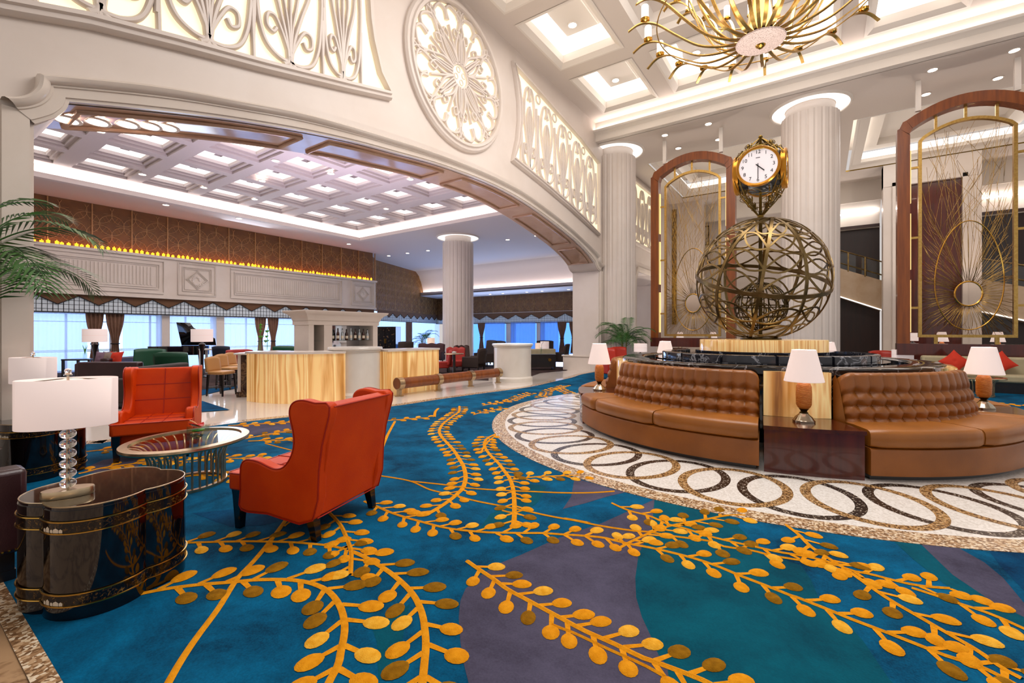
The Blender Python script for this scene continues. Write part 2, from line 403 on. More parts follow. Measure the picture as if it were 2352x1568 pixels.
# ---- tracery light panels
def tracery(name, poly, label, curves, fw=.13, rings=()):
    """poly in (Y,Z), counter-clockwise; curves: list of (points, radius)"""
    root = empty(name, (-7, sum(p[0] for p in poly)/len(poly), sum(p[1] for p in poly)/len(poly)))
    tag(root, kind='structure')
    off = Matrix.Translation(-root.location)
    m = MB(); m.M = off; m.add([(-6.985,y,z) for y,z in poly], [tuple(range(len(poly)))]); m.build('pane', panelG, root)
    m = MB(); m.M = off
    m.sweep([(-6.94,y,z) for y,z in poly], [(-fw/2,-.06),(fw/2,-.06),(fw/2,.0),(fw*.3,.045),(0,.05),(-.1*fw,.09),(-fw*.4,.09),(-fw/2,.05)], (1,0,0), True); m.build('frame', wallM, root, ang=40)
    m = MB(); m.M = off
    for c, r in curves:
        c = spline(c, 9)
        m.sweep([(-6.95+.0007*(len(m.v)//400%9),y,z) for y,z in c], [(-r,-.03),(r,-.03),(r,.015),(r*.45,.04),(-r*.45,.04),(-r,.015)], (1,0,0))
    for (y,z), R, r in rings: m.tube([(-6.95,y+R*cos(a*pi/9),z+R*sin(a*pi/9)) for a in range(18)], r, 6, True)
    m.build('tracery', wallM, root, ang=50, recalc=False); return root
MC, MR = (7.98, 7.47), 1.6
cv, rg = [], [(MC,.27,.035)]
def pol(r, a): return (MC[0]+r*cos(a), MC[1]+r*sin(a))
for i in range(8):
    a = i*pi/4+pi/8; st = pi/8
    for s in (1,-1):
        cv.append(([pol(.27,a), pol(.6,a+s*.10), pol(.95,a+s*.30), pol(1.3,a+s*.36), pol(1.45,a+s*.15), pol(1.36,a+s*.02), pol(1.15,a+s*.03)], .035))
        cv.append(([pol(.3,a+s*.18), pol(.62,a+s*.3), pol(.85,a+s*.34), pol(1.0,a+s*.2), pol(.88,a+s*.12), pol(.8,a+s*.2)], .026))
        cv.append(([pol(1.0,a+s*.3), pol(1.25,a+s*.42), pol(1.5,a+s*.34), pol(1.58,a+s*.2)], .028))
    cv.append(([pol(.27,a), pol(.7,a), pol(1.05,a)], .03)); cv.append(([pol(.27,a+st), pol(.6,a+st), pol(.98,a+st)], .03))
    rg.append((pol(1.36,a+st), .13, .026))
    for q in range(4): rg.append((pol(.14,a+q*pi/2), .06, .014)) if i == 0 else None
tracery('window_1', [pol(MR,2*pi*i/48) for i in range(48)], 'medallion', cv, .2, rg)
def leaf_tree(y, z0, h, w):
    """one stylised stem: fan of strands, side bowls, hooks and leaf loops; root at (y,z0)"""
    out = []; k = h/2.4
    T = lambda u, v: (y+u*w, z0+v*k)
    for s in (1,-1):
        out.append(([T(0,.06), T(s*.18,.08), T(s*.34,.2), T(s*.43,.45), T(s*.47,.8), T(s*.49,1.3), T(s*.46,1.8)], .036))
        out.append(([T(s*.5,1.0), T(s*.5,.6), T(s*.51,.3), T(s*.515,.1)], .03))
        out.append(([T(s*.01,.0), T(s*.06,.42), T(s*.17,.85), T(s*.3,1.3), T(s*.31,1.75), T(s*.2,2.1), T(s*.06,2.2), T(s*.01,2.02), T(s*.08,1.86)], .034))
        out.append(([T(s*.02,.2), T(s*.12,.46), T(s*.22,.64), T(s*.32,.62), T(s*.33,.46), T(s*.25,.4), T(s*.2,.48)], .032))
        out.append(([T(0,.1), T(s*.035,.6), T(s*.1,1.0), T(s*.14,1.35), T(s*.08,1.6), T(0,1.7)], .026))
    out.append(([T(0,.0), T(0,.5), T(0,1.1), T(0,1.7)], .03))
    out.append(([T(-.09,.0), T(-.03,.05), T(0,.14)], .05)); out.append(([T(.09,.0), T(.03,.05), T(0,.14)], .05)); return out
# left fan panel
lb = [(-1.2,4.3),(.2,4.72),(.85,4.86),(1.52,5.08),(2.37,5.28),(3.48,5.52),(4.9,5.86),(5.9,6.11)]
lp = lb+[(5.7,6.45),(5.53,6.96),(5.46,7.33),(5.43,7.72),(5.5,8.2),(5.65,8.6),(4.2,8.5),(2.6,8.2),(0,7.6),(-1.2,7.3)]
def botz(y, b):
    for p, q in zip(b, b[1:]):
        if p[0] <= y <= q[0]: return p[1]+(q[1]-p[1])*(y-p[0])/(q[0]-p[0])
    return b[0][1] if y < b[0][0] else b[-1][1]
cv = []
for y, w in [(-.5,1.1),(.55,1.05),(1.62,1.1),(2.75,1.15),(3.9,1.1),(4.85,.75)]: cv += leaf_tree(y, botz(y,lb)+.08, 2.5, w)
tracery('window_2', lp, '', cv, .16)
rb = [(10.16,6.23),(11.69,6.02),(13.38,5.74),(14.6,5.5),(15.93,5.19)]
rp = rb+[(15.93,7.89),(14.29,8.29),(12.93,8.47),(11.5,8.68),(10.16,8.85),(10.36,8.4),(10.48,7.9),(10.5,7.4),(10.4,6.8)]
cv, rg = [], []
for y, w in [(11.0,.85),(12.0,1.05),(13.05,1.05),(14.1,1.05),(15.15,1.05)]:
    cv += leaf_tree(y, botz(y,rb)+.06, (8.7-(y-10.2)*.155-botz(y,rb))*1.04, w); rg.append(((y+.5,8.55-(y-10.2)*.16), .12, .026))
tracery('window_3', rp, '', cv, .14, rg[:-1])
sp = [(19.25,5.72),(19.4,5.55),(22.9,5.5),(23.05,5.7),(23.05,8.2),(22.9,8.35),(19.4,8.35),(19.25,8.2)]
cv = []
for y in (19.85,20.95,22.05): cv += leaf_tree(y, 5.6, 2.75, 1.05)
tracery('window_4', sp, '', cv, .14)
# ---- lobby ceiling with lit coffers
cof = [(x0,y0,x1,y1) for x0,x1 in ((-6.4,-4.53),(-3.92,-2.05),(-1.48,.38),(1.0,2.9),(3.5,5.4)) for y0,y1 in ((12.62,15.15),)]
cof += [(-6.4,y0,-4.53,y1) for y0,y1 in ((9.6,11.93),(6.6,9.02),(3.5,5.98))]
tray = (-3.95,3.5,2.9,11.95)
m = MB(); holed(m, -7, -3, 9, 15.75, CZ, cof+[tray], 0)
rect_ring(m, tray, CZ, inset(tray,.12), CZ+.1, 1); rect_ring(m, inset(tray,.12), CZ+.1, inset(tray,.3), CZ+.14, 1); rect_ring(m, inset(tray,.3), CZ+.14, inset(tray,.42), CZ+.3, 1)
holed(m, *inset(tray,.42), CZ+.3, [], 0)
struct(m, 'ceiling', [ceilM, trimM], recalc=False)
m = MB(); L = MB(); S = MB()
for c in cof:
    rect_ring(m, inset(c,-.06), CZ-.015, c, CZ-.02); rect_ring(m, c, CZ-.02, inset(c,.13), CZ+.07)
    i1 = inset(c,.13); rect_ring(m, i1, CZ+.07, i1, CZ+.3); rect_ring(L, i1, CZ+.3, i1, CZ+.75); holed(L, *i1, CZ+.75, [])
    i2 = inset(c,.42); m.box(i2[0],i2[1],CZ+.58,i2[2],i2[3],CZ+.66); i3 = inset(i2,.07); m.box(i3[0],i3[1],CZ+.54,i3[2],i3[3],CZ+.585)
    cx, cy = (c[0]+c[2])/2, (c[1]+c[3])/2
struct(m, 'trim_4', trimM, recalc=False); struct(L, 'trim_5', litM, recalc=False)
def downlight(x, y, z, r=.09, label=None, group=None):
    m = MB(); m.lathe([(r*1.35,0),(r*1.35,-.012),(r,-.016),(r,0)], (x,y,z), 16, cap=False); o = m.build('downlight', trimM)
    l = MB(); l.lathe([(r*.98,-.006),(0.0001,-.006)], (x,y,z), 16); l.build('lens', spotM, o)
    return tag(o, label, 'ceiling light', group)
# cornice at the end of the high ceiling, and the led trough behind it
m = MB(); cp = [(0,-.33),(.0,-.3),(-.03,-.28),(-.03,-.2),(-.1,-.18),(-.1,-.14),(-.22,-.1),(-.3,-.05),(-.42,-.03),(-.45,0),(-.45,.03),(-.36,.03),(-.36,0),(0,-.02)]
m.loft([[(x,15.98+a,8.98+b) for a,b in cp] for x in (-7,12)], True, True); m.box(-7,15.75,8.66,12,16.1,9.5)
struct(m, 'trim_6', trimM, ang=30)
m = MB(); m.box(-6.95,15.66,8.99,9,15.72,9.03); struct(m, 'trim_7', ledM)
# ---- low ceiling with two tray recesses, over the screens
t1, t2 = (-6.1,19.05,-.6,25.0), (.9,19.05,6.6,25.0)
m = MB(); holed(m, -7, 15.97, 13, 27, LZ, [t1,t2], 0)
for t in (t1,t2):
    rect_ring(m, t, LZ, t, LZ+.06, 2); rect_ring(m, inset(t,.1), LZ+.02, inset(t,.22), LZ+.16, 1); holed(m, *inset(t,.1), LZ+.9, [], 1)
    rect_ring(m, inset(t,.22), LZ+.16, inset(t,.5), LZ+.16, 1); rect_ring(m, inset(t,.5), LZ+.16, inset(t,.5), LZ+.3, 1)
    rect_ring(m, inset(t,.5), LZ+.62, inset(t,1.0), LZ+.62, 1); rect_ring(m, inset(t,1.0), LZ+.62, inset(t,1.0), LZ+.9, 1)
struct(m, 'ceiling_2', [ceilM, trimM, brass], recalc=False)
L = MB()
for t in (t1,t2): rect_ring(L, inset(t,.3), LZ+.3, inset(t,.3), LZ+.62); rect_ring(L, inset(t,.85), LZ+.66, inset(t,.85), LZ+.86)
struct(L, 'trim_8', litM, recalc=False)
# ---- fluted columns
def column(x, y, r, z1, name='column'):
    m = MB(); prof = []
    nf = 24
    ring = []
    for i in range(nf*4):
        a = 2*pi*i/(nf*4); d = r*(1-.028*(1 if i%4 in (0,) else (.9 if i%4 in (1,3) and False else 0)))
        k = (i%4); d = r-(.0 if k in (0,1,2) else .022) ; ring.append((x+d*cos(a), y+d*sin(a)))
    m.prism(ring, .3, z1-.32, 0)
    m.lathe([(r+.12,0),(r+.12,.18),(r+.06,.22),(r+.02,.3),(r-.05,.31)], (x,y,0), 40, mi=0)
    m.lathe([(r-.12,z1-.33),(r-.12,z1)], (x,y,0), 40, mi=0)
    o = struct(m, name, [wallM], ang=25)
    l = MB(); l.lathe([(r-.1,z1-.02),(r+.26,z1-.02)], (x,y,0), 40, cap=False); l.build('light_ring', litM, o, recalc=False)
    t = MB(); t.lathe([(r+.26,z1),(r+.26,z1-.06),(r+.3,z1-.07),(r+.33,z1)], (x,y,0), 40, cap=False); t.build('ring_trim', trimM, o)
    return o
column(-.30, 17.25, .79, LZ); column(-6.75, 17.1, .79, LZ); column(6.2, 17.25, .79, LZ); column(-15.45, 17.6, .79, BZ)
# ---- bar ceiling
gx = [-19.0,-17.22,-15.44,-13.66,-11.88,-10.1]; gy = [.95,2.78,4.6,6.4,8.2,10.0,11.95,13.95]
bt = (-20.0,-2,-8.6,15.0)
m = MB(); holed(m, -32, -4, -8.1, 25.6, BZ, [bt], 0)
rect_ring(m, bt, BZ, inset(bt,-.0), BZ+.08, 1); rect_ring(m, inset(bt,-.35), BZ-.02, inset(bt,-.3), BZ-.06, 1); rect_ring(m, inset(bt,-.3), BZ-.06, inset(bt,-.12), BZ-.06, 1); rect_ring(m, inset(bt,-.12), BZ-.06, inset(bt,-.08), BZ-.12, 1); rect_ring(m, inset(bt,-.08), BZ-.12, inset(bt,.08), BZ-.1, 1); rect_ring(m, inset(bt,.08), BZ-.1, inset(bt,.06), BZ+.06, 1)
rect_ring(m, inset(bt,-.2), BZ+.0, inset(bt,-.2), BZ+.36, 1)
holes = [(x-.72,y-.7,x+.72,y+.7) for x in gx for y in gy]
holed(m, *inset(bt,-.2), BZ+.36, holes, 0)
L = MB(); GZ = BZ+.36
for h in holes:
    rect_ring(m, h, GZ, h, GZ+.08, 1); rect_ring(m, h, GZ+.08, inset(h,.1), GZ+.08, 1); rect_ring(m, inset(h,.1), GZ+.08, inset(h,.1), GZ+.15, 1)
    rect_ring(m, inset(h,.1), GZ+.15, inset(h,.19), GZ+.15, 1); rect_ring(m, inset(h,.19), GZ+.15, inset(h,.19), GZ+.25, 1)
    q = inset(h,.19); q2 = inset(q,.4)
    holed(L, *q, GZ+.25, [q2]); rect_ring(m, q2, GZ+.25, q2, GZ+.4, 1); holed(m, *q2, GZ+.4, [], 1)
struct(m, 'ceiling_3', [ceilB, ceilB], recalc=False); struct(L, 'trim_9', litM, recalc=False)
m = MB()
m.box(-20.12,-2,BZ+.02,-20.02,15.1,BZ+.05); m.box(-20.12,15.02,BZ+.02,-8.6,15.12,BZ+.05); struct(m, 'trim_10', ledM)
# far cove: ceiling slopes down to a lit trough, low soffit beyond
m = MB(); pr = [(25.55,BZ),(26.1,6.1),(26.5,5.6),(26.7,5.0),(26.75,4.75)]
m.loft([[(x,y,z) for y,z in pr] for x in (-27.3,-8.1)], False, False)
m.box(-27.3,26.4,4.55,-8.1,26.5,4.78); m.box(-29.5,26.4,4.5,-8.1,31,4.6); struct(m, 'ceiling_4', ceilB, recalc=True)
m = MB(); m.box(-27.3,26.55,4.62,-8.1,26.65,4.68); struct(m, 'trim_11', ledM)
# ---- walls behind the screens
m = MB(); Yb = 25.0
m.box(2.2,Yb,0,2.65,Yb+.6,LZ); m.box(4.72,Yb,0,5.2,Yb+.6,LZ); m.box(2.2,Yb-.02,7.72,5.2,Yb+.6,LZ)
m.box(2.5,Yb-.06,0,2.7,Yb+.3,7.85); m.box(4.65,Yb-.06,0,4.8,Yb+.3,7.85); m.box(2.5,Yb-.06,7.7,4.8,Yb+.3,7.85)
m.box(-7,Yb+3,0,.8,Yb+3.3,LZ); m.box(-7,Yb+.8,0,-5.2,Yb+1.2,LZ); struct(m, 'wall_back', wallM)
m = MB(); m.box(2.7,Yb+.1,0,4.7,Yb+.3,7.72)
for z in (2.1,3.7,5.1,6.4): m.box(2.7,Yb+.09,z,4.7,Yb+.11,z+.015)
struct(m, 'wall_wood', dkwood)
m = MB(); m.box(-.2,Yb+2.6,0,2.3,Yb+2.9,6.7); m.box(5.2,Yb+2.6,0,14,Yb+2.9,6.7); struct(m, 'wall_dark', mat('dark_wood_wall','1c0b07',.35,c2='2a120b',scale=8,stretch=(1,1,.1)))
# stair flank in marble with glass balustrade
for xa, xb, s in ((-.2,2.3,1),(5.2,13,1)):
    m = MB(); za, zb = (4.95,3.85) if xa < 0 else (3.8,1.3)
    hgt = 1.35
    m.add([(xa,Yb+1.4,za),(xb,Yb+1.4,zb),(xb,Yb+1.4,zb-hgt),(xa,Yb+1.4,za-hgt),(xa,Yb+2.5,za),(xb,Yb+2.5,zb),(xb,Yb+2.5,zb-hgt),(xa,Yb+2.5,za-hgt)],
          [(0,1,2,3),(4,7,6,5),(0,4,5,1),(3,2,6,7),(0,3,7,4),(1,5,6,2)])
    struct(m, 'wall_stair', stone('stair_marble_%d'%s if xa<0 else 'stair_marble_b','b89c7c','ccb497',.1,1.4))
    m = MB(); m.add([(xa,Yb+1.36,za-hgt-.02),(xb,Yb+1.36,zb-hgt-.02),(xb,Yb+1.5,zb-hgt-.02),(xa,Yb+1.5,za-hgt-.02),(xa,Yb+1.36,za-hgt+.03),(xb,Yb+1.36,zb-hgt+.03),(xb,Yb+1.5,zb-hgt+.03),(xa,Yb+1.5,za-hgt+.03)],[(0,1,2,3),(4,7,6,5),(0,4,5,1),(3,2,6,7),(0,3,7,4),(1,5,6,2)])
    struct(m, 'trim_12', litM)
    ba = empty('glass_balustrade', (xa,Yb+1.45,za), 0, 'glass stair balustrade with bronze rails %s' % ('above the cream stair flank beside the tall fluted column' if xa < 0 else 'behind the large screen at the edge of the room'), 'balustrade')
    off = Matrix.Translation(-Vector((xa,Yb+1.45,za)))
    g = MB(); g.M = off; g.add([(xa,Yb+1.45,za),(xb,Yb+1.45,zb),(xb,Yb+1.45,zb+.8),(xa,Yb+1.45,za+.8)],[(0,1,2,3)]); g.build('glass_panel', glassM, ba, recalc=False)
    g = MB(); g.M = off
    for dz in (.25,.85): g.tube([(xa,Yb+1.42,za+dz),(xb,Yb+1.42,zb+dz)], .03, 6)
    g.build('rail', bronze, ba)
    kk = int((xb-xa)/.6)
    for i in range(kk+1):
        g = MB(); g.M = off; f = i/kk; x = xa+(xb-xa)*f; z = za+(zb-za)*f; g.box(x-.03,Yb+1.38,z-.05,x+.03,Yb+1.44,z+.85); g.build('post', bronze, ba)
# upper cove behind
m = MB()
for xa, xb in ((-.4,2.3),(5.2,14)):
    m.loft([[(x,y,z) for y,z in ((27.0,LZ-.9),(27.3,7.35),(27.6,7.1),(27.7,6.75),(27.75,6.5),(27.3,6.5))] for x in (xa,xb)], False, False)
m.box(-7,27,7.7,14,27.2,LZ); struct(m, 'ceiling_5', trimM)
m = MB(); m.box(-.3,27.25,7.2,2.2,27.32,7.26); m.box(5.3,27.25,7.2,14,27.32,7.26); struct(m, 'trim_13', ledM)
# ---------------------------------------------------------------- floor: carpet, mosaic, borders
C0 = (-.82, 8.4)
edge = spline([(-9.3,.5),(-8.08,1.73),(-7.98,2.0),(-8.0,3.1),(-7.84,3.9),(-7.62,4.56),(-7.12,6.08),(-7.0,7.3),(-6.83,8.56),(-6.55,10.34),(-6.66,12.0),(-6.78,13.4),(-7.0,14.6),(-7.0,16),(-6.9,20)], 5)
outer = [(x,y) for x,y in edge if y >= .5]
m = MB(); m.mi = 0
m.prism(outer+[(9.5,20),(9.5,.5)], .002, .012)
def crop(x0, y0, s, pts): return [g2(x0+x/s, y0+y/s) for x, y in pts]
R1 = lambda p: crop(280,1160,2.8,p)
R2 = lambda p: crop(1000,1040,2.6133,p)
R3 = lambda p: crop(1500,1100,2.7606,p)
R4 = lambda p: crop(860,880,4.356,p)
R5 = lambda p: crop(180,930,4.3556,p)
slate_left = [(1000,430),(740,520),(520,620),(370,680),(250,760),(180,830),(150,900),(140,1000),(150,1150),(170,1280),(195,1380),(220,1500)]
slate_right = [(1420,1500),(1390,1290),(1340,1230),(1300,1130),(1240,1000),(1205,880),(1200,760),(1220,620),(1300,450),(1315,287)]
def zone(poly, mi, z): m.flat(poly, z, mi)
zone(R2(slate_left+slate_right), 2, .0132)
zone(R2([(1315,290),(1300,450),(1220,620),(1200,760),(1205,880),(1240,1000),(1300,1130),(1340,1230),(1390,1290),(1420,1500)])+R3([(1620,1400),(1500,1290),(1330,1040),(1200,900),(1060,790),(1000,650),(940,560),(700,480),(560,330),(480,240)]), 1, .0133)
zone(R3([(1690,416),(1920,438),(2100,540),(2220,640),(2352,800),(2500,980),(2500,1100),(2352,890),(2150,790),(1900,620)]), 2, .0134)
zone(R3([(1520,398),(1690,416),(1900,620),(2150,790),(2352,890),(2352,960),(2050,830),(1850,680),(1650,520)]), 1, .0131)
zone(R3([(2110,440),(2352,480),(2600,600),(2600,800),(2352,720),(2200,560)]), 3, .0131)
zone(R2([(835,160),(950,190),(1060,225),(1150,242),(1030,270),(900,310),(765,345),(815,270)]), 2, .0132)
zone(R4([(1040,1490),(1150,1330),(1400,1200),(1560,1020),(1720,1050),(1640,1200),(1480,1330),(1300,1450)]), 1, .0131)
zone(R1([(1650,1142),(1640,900),(1600,780),(1780,700),(1850,650),(1800,900),(1700,1142)]), 1, .0131)
zone(R5([(1500,225),(1850,180),(2150,170),(2150,260),(1900,290),(1700,320),(1640,260)]), 2, .0132)
zone(R5([(60,640),(250,560),(480,520),(700,560),(560,640),(300,680),(60,690)]), 2, .0132)
zone(R1([(450,60),(1000,10),(1250,60),(900,140),(700,150)]), 3, .0131)
rng = random.Random(5)
def vine(pts, leaves=True, w=.03, sp=.165, start=.08, lw=1.0, side=0):
    c = resample(spline(pts, 8), max(8, int(sum(hypot(b[0]-a[0],b[1]-a[1]) for a,b in zip(pts,pts[1:]))/.05)))
    L3, M3, R3_ = [], [], []; n = len(c); T = []
    for i in range(n):
        a, b = c[max(i-1,0)], c[min(i+1,n-1)]; l = hypot(b[0]-a[0],b[1]-a[1]) or 1; t = ((b[0]-a[0])/l,(b[1]-a[1])/l); T.append(t)
        L3.append((c[i][0]-t[1]*w/2,c[i][1]+t[0]*w/2,.0145)); M3.append((c[i][0],c[i][1],.022)); R3_.append((c[i][0]+t[1]*w/2,c[i][1]-t[0]*w/2,.0145))
    m.loft([L3,M3,R3_], False, False, 4)
    if not leaves: return
    s = 0; nxt = [start, start+sp*.5]
    for i in range(1, n):
        s += hypot(c[i][0]-c[i-1][0], c[i][1]-c[i-1][1])
        for k, sg in ((0,1),(1,-1)):
            if s >= nxt[k]:
                nxt[k] += sp*rng.uniform(.9,1.12); t = T[i]; nx, ny = -t[1]*sg, t[0]*sg
                an = rng.uniform(.5,.75); dx, dy = t[0]*an+nx*.8, t[1]*an+ny*.8; q = hypot(dx,dy); dx/=q; dy/=q
                ln = .13*lw*rng.uniform(.9,1.1); a = (c[i][0]+nx*w*.3, c[i][1]+ny*w*.3); b = (a[0]+dx*ln, a[1]+dy*ln)
                sw = .014*lw
                m.add([(a[0]-dy*sw,a[1]+dx*sw,.0146),(b[0]-dy*sw*.7,b[1]+dx*sw*.7,.0146),(b[0]+dy*sw*.7,b[1]-dx*sw*.7,.0146),(a[0]+dy*sw,a[1]-dx*sw,.0146)],[(0,1,2,3)],4)
                mi = rng.choices((4,5,6),(6,2,3))[0]; rl, rw = .057*lw*rng.uniform(.92,1.08), .043*lw*rng.uniform(.92,1.08)
                v = [(b[0],b[1],.025)]
                for f in (.75,1):
                    for j in range(14):
                        u, g = rl*f*cos(2*pi*j/14), rw*f*sin(2*pi*j/14); v.append((b[0]+dx*u-dy*g, b[1]+dy*u+dx*g, .0245 if f<1 else .0148))
                fs = [(0,1+j,1+(j+1)%14) for j in range(14)]+[(1+j,15+j,15+(j+1)%14,1+(j+1)%14) for j in range(14)]
                m.add(v, fs, mi)
vine(R1([(300,262),(410,255),(560,250),(800,245),(940,247),(1080,250),(1190,258),(1330,272),(1450,298)]), w=.026)
vine(R1([(90,592),(140,580),(300,550),(500,525),(720,508),(850,495),(1000,492),(1120,498),(1230,520),(1330,570),(1400,660),(1430,760),(1430,850),(1410,950),(1390,1050),(1340,1142),(1290,1250)]), w=.036, lw=1.2, sp=.175)
vine(R1([(1330,55),(1400,130),(1440,210),(1470,290),(1475,330),(1470,460)]), w=.03)
vine(R1([(1480,310),(1560,345),(1700,430),(1800,510),(1880,600),(1930,710),(1950,830),(1955,930),(1945,1040),(1935,1142),(1920,1250)]), w=.036, lw=1.15, sp=.17)
vine(R1([(1110,30),(960,235),(850,370),(740,490),(620,680),(480,870),(380,1020),(300,1160),(260,1230)]), False, .034)
vine(R1([(1160,75),(1100,105),(1040,150)]), False, .018)
vine(R1([(1560,-15),(1620,10),(1750,65),(1900,110),(2100,160),(2330,185)])+R2([(420,490),(520,492),(640,492),(760,500),(890,508),(1010,520),(1090,540),(1180,560),(1290,580),(1420,610),(1570,650),(1700,695),(1830,750),(1960,800),(2160,880)])+R3([(900,760),(1090,835),(1260,905),(1470,985),(1660,1060),(1890,1150),(2050,1195),(2240,1290),(2350,1350)]), w=.03)
vine(R2([(1060,310),(1160,355),(1290,390),(1400,440),(1500,465),(1640,510),(1780,545),(1920,575),(2050,605),(2200,630)])+R3([(1120,540),(1260,595),(1370,615),(1500,650),(1680,690),(1880,707)]), w=.026)
vine(R4([(30,935),(350,990),(560,1080),(800,1135),(1000,1190),(1250,1240),(1500,1290),(1800,1355),(2178,1420)])+R2([(760,400),(1000,450),(1200,480)]), False, .024)
vine(R2([(1200,480),(1290,487),(1420,510),(1640,540)])+R3([(450,440),(620,465),(740,495),(880,520),(1100,550),(1180,562)]), w=.024, sp=.3, side=1)
vine(R4([(370,995),(700,1030),(900,1060),(1250,1085),(1600,1100),(1900,1112),(2178,1110),(2400,1095)]), False, .024)
vine(R4([(850,235),(845,290),(780,340),(690,410),(650,480),(670,540),(740,620),(800,690),(850,770),(890,840),(910,920),(910,980),(885,1060),(830,1120),(760,1180),(660,1250),(540,1320)]), w=.045, sp=.17)
vine(R4([(1215,515),(1130,560),(1100,610),(1110,660),(1160,730),(1240,810),(1300,890),(1350,960),(1380,1040),(1395,1130),(1400,1220),(1400,1350),(1390,1450)]), w=.04, sp=.16)
vine(R4([(1215,532),(1150,580),(1100,640),(1060,710)]), False, .03); vine(R4([(1280,1290),(1390,1312),(1490,1283)]), False, .02)
vine(R4([(1300,985),(1450,970),(1560,955),(1700,945),(1900,940),(2060,935)]), w=.026)
vine(R2([(1090,590),(1180,540),(1290,490),(1400,450),(1500,430),(1640,405),(1750,385),(1860,385)]), w=.026)
vine(R2([(190,660),(260,710),(350,770),(430,830),(540,890),(650,950),(760,1010),(900,1085),(1080,1165),(1230,1240),(1300,1265),(1420,1310),(1600,1380),(1750,1460)]), w=.032, sp=.14)
vine(R2([(700,1045),(760,1070),(840,1100),(1050,1200),(1250,1290),(1400,1375)]), False, .02)
vine(R3([(840,300),(920,360),(1000,440),(1120,520),(1230,590),(1370,690),(1500,780),(1680,885),(1860,990),(2050,1100),(2220,1220),(2340,1285)]), w=.03)
vine(R3([(1640,705),(1780,750),(1940,805),(2080,850),(2220,905),(2350,965),(2500,1030)]), w=.026)
vine(R5([(0,700),(70,685),(200,650),(350,625),(550,600),(700,580),(900,572),(1100,585)]), w=.03)
vine(R5([(70,480),(200,465),(350,460),(500,455)]), w=.025)
vine(R5([(1100,540),(1300,535),(1500,545),(1700,545),(1850,525)]), w=.025); vine(R5([(1050,730),(1250,715),(1500,730),(1560,735)]), w=.025)
vine(R5([(1500,215),(1700,205),(1950,190),(2140,178)]), w=.028, sp=.18)
vine(R5([(1640,355),(1850,310),(2000,285),(2150,260),(2250,240)]), w=.026); vine(R5([(1700,372),(1900,365),(2050,365),(2180,350)]), w=.026); vine(R5([(1870,395),(2080,450),(2200,480)]), False, .024)
vine(R4([(100,385),(330,365),(530,352)]), w=.03, sp=.2); vine(R4([(205,390),(130,530),(60,700)]), False, .04); vine(R4([(640,258),(610,290),(600,345)]), False, .05)
vine(R4([(985,325),(1080,295),(1200,270),(1280,255)]), w=.03, sp=.2)
vine(R4([(1080,230),(1200,205),(1350,180),(1450,140),(1560,105)]), w=.04, sp=.2); vine(R4([(1600,150),(1700,130),(1720,95)]), w=.04, sp=.2)
vine(R4([(1840,45),(1880,75),(1950,105)]), w=.04, sp=.2); vine(R4([(1700,90),(1800,60),(1900,30)]), w=.04, sp=.2)
for x0, y0 in ((2.2,11.2),(3.4,9.6),(4.6,12.6),(3.0,13.6),(5.2,8.2)): vine([(x0-1,y0-.3),(x0-.3,y0),(x0+.5,y0-.2),(x0+1.2,y0+.3)], w=.03)
carpet = m.build('carpet', [cpBlue,cpTeal,cpGrey,cpDeep,cpGold,cpLite,cpBrown], recalc=False, ang=50)
tag(carpet, 'blue and slate wall-to-wall carpet with golden berry branches', 'carpet')
# speckled border along the wavy carpet edge
m = MB(); lo, hi = [], []
for i, (x, y) in enumerate(outer):
    a, b = outer[max(i-1,0)], outer[min(i+1,len(outer)-1)]; l = hypot(b[0]-a[0],b[1]-a[1]); nx, ny = -(b[1]-a[1])/l, (b[0]-a[0])/l
    lo.append((x,y,.0135)); hi.append((x+nx*.2,y+ny*.2,.0135))
m.loft([lo,hi], False, False); m.flat([(-9.2,.42),(9.5,.42),(9.5,.5),(-9.2,.5)], .0135); struct(m, 'floor_border', specM, recalc=False)
m = MB(); m.flat([(-6.9,-4),(9.5,-4),(9.5,.42),(-6.9,.42)], .008); struct(m, 'floor_tan', floorT, recalc=False)
# ringed mosaic round the island
m = MB(); RO, RI = 4.4, 4.19
m.lathe([(RO,.002),(RO,.017),(RI,.0172),(RI,.0168)], (*C0,0), 120, mi=1, cap=False); m.lathe([(RI,.0168),(1.5,.0168)], (*C0,0), 120, mi=0, cap=False)
wx, wy = g2(1555,1093); a0 = atan2(wy-C0[1], wx-C0[0]); NR = 42
for k in range(NR):
    a = a0+2*pi*k/NR; dk = k % 2 == 0; z = .0174+.0003*(k%2)+.00008*(k%4)
    rc, sr, st, w = 3.575, .585, .5, .088
    P, Q = [], []
    for j in range(48):
        t = 2*pi*j/48
        for lst, d in ((P,0),(Q,-w)):
            u, v = (sr+d)*cos(t), (st+d)*sin(t); r = rc+u
            lst.append((C0[0]+r*cos(a)-v*sin(a), C0[1]+r*sin(a)+v*cos(a), z))
    P.append(P[0]); Q.append(Q[0]); m.loft([P,Q], False, False, 3 if dk else 2)
struct(m, 'floor_mosaic', [mosW,specM,mosB,mosD], recalc=False)
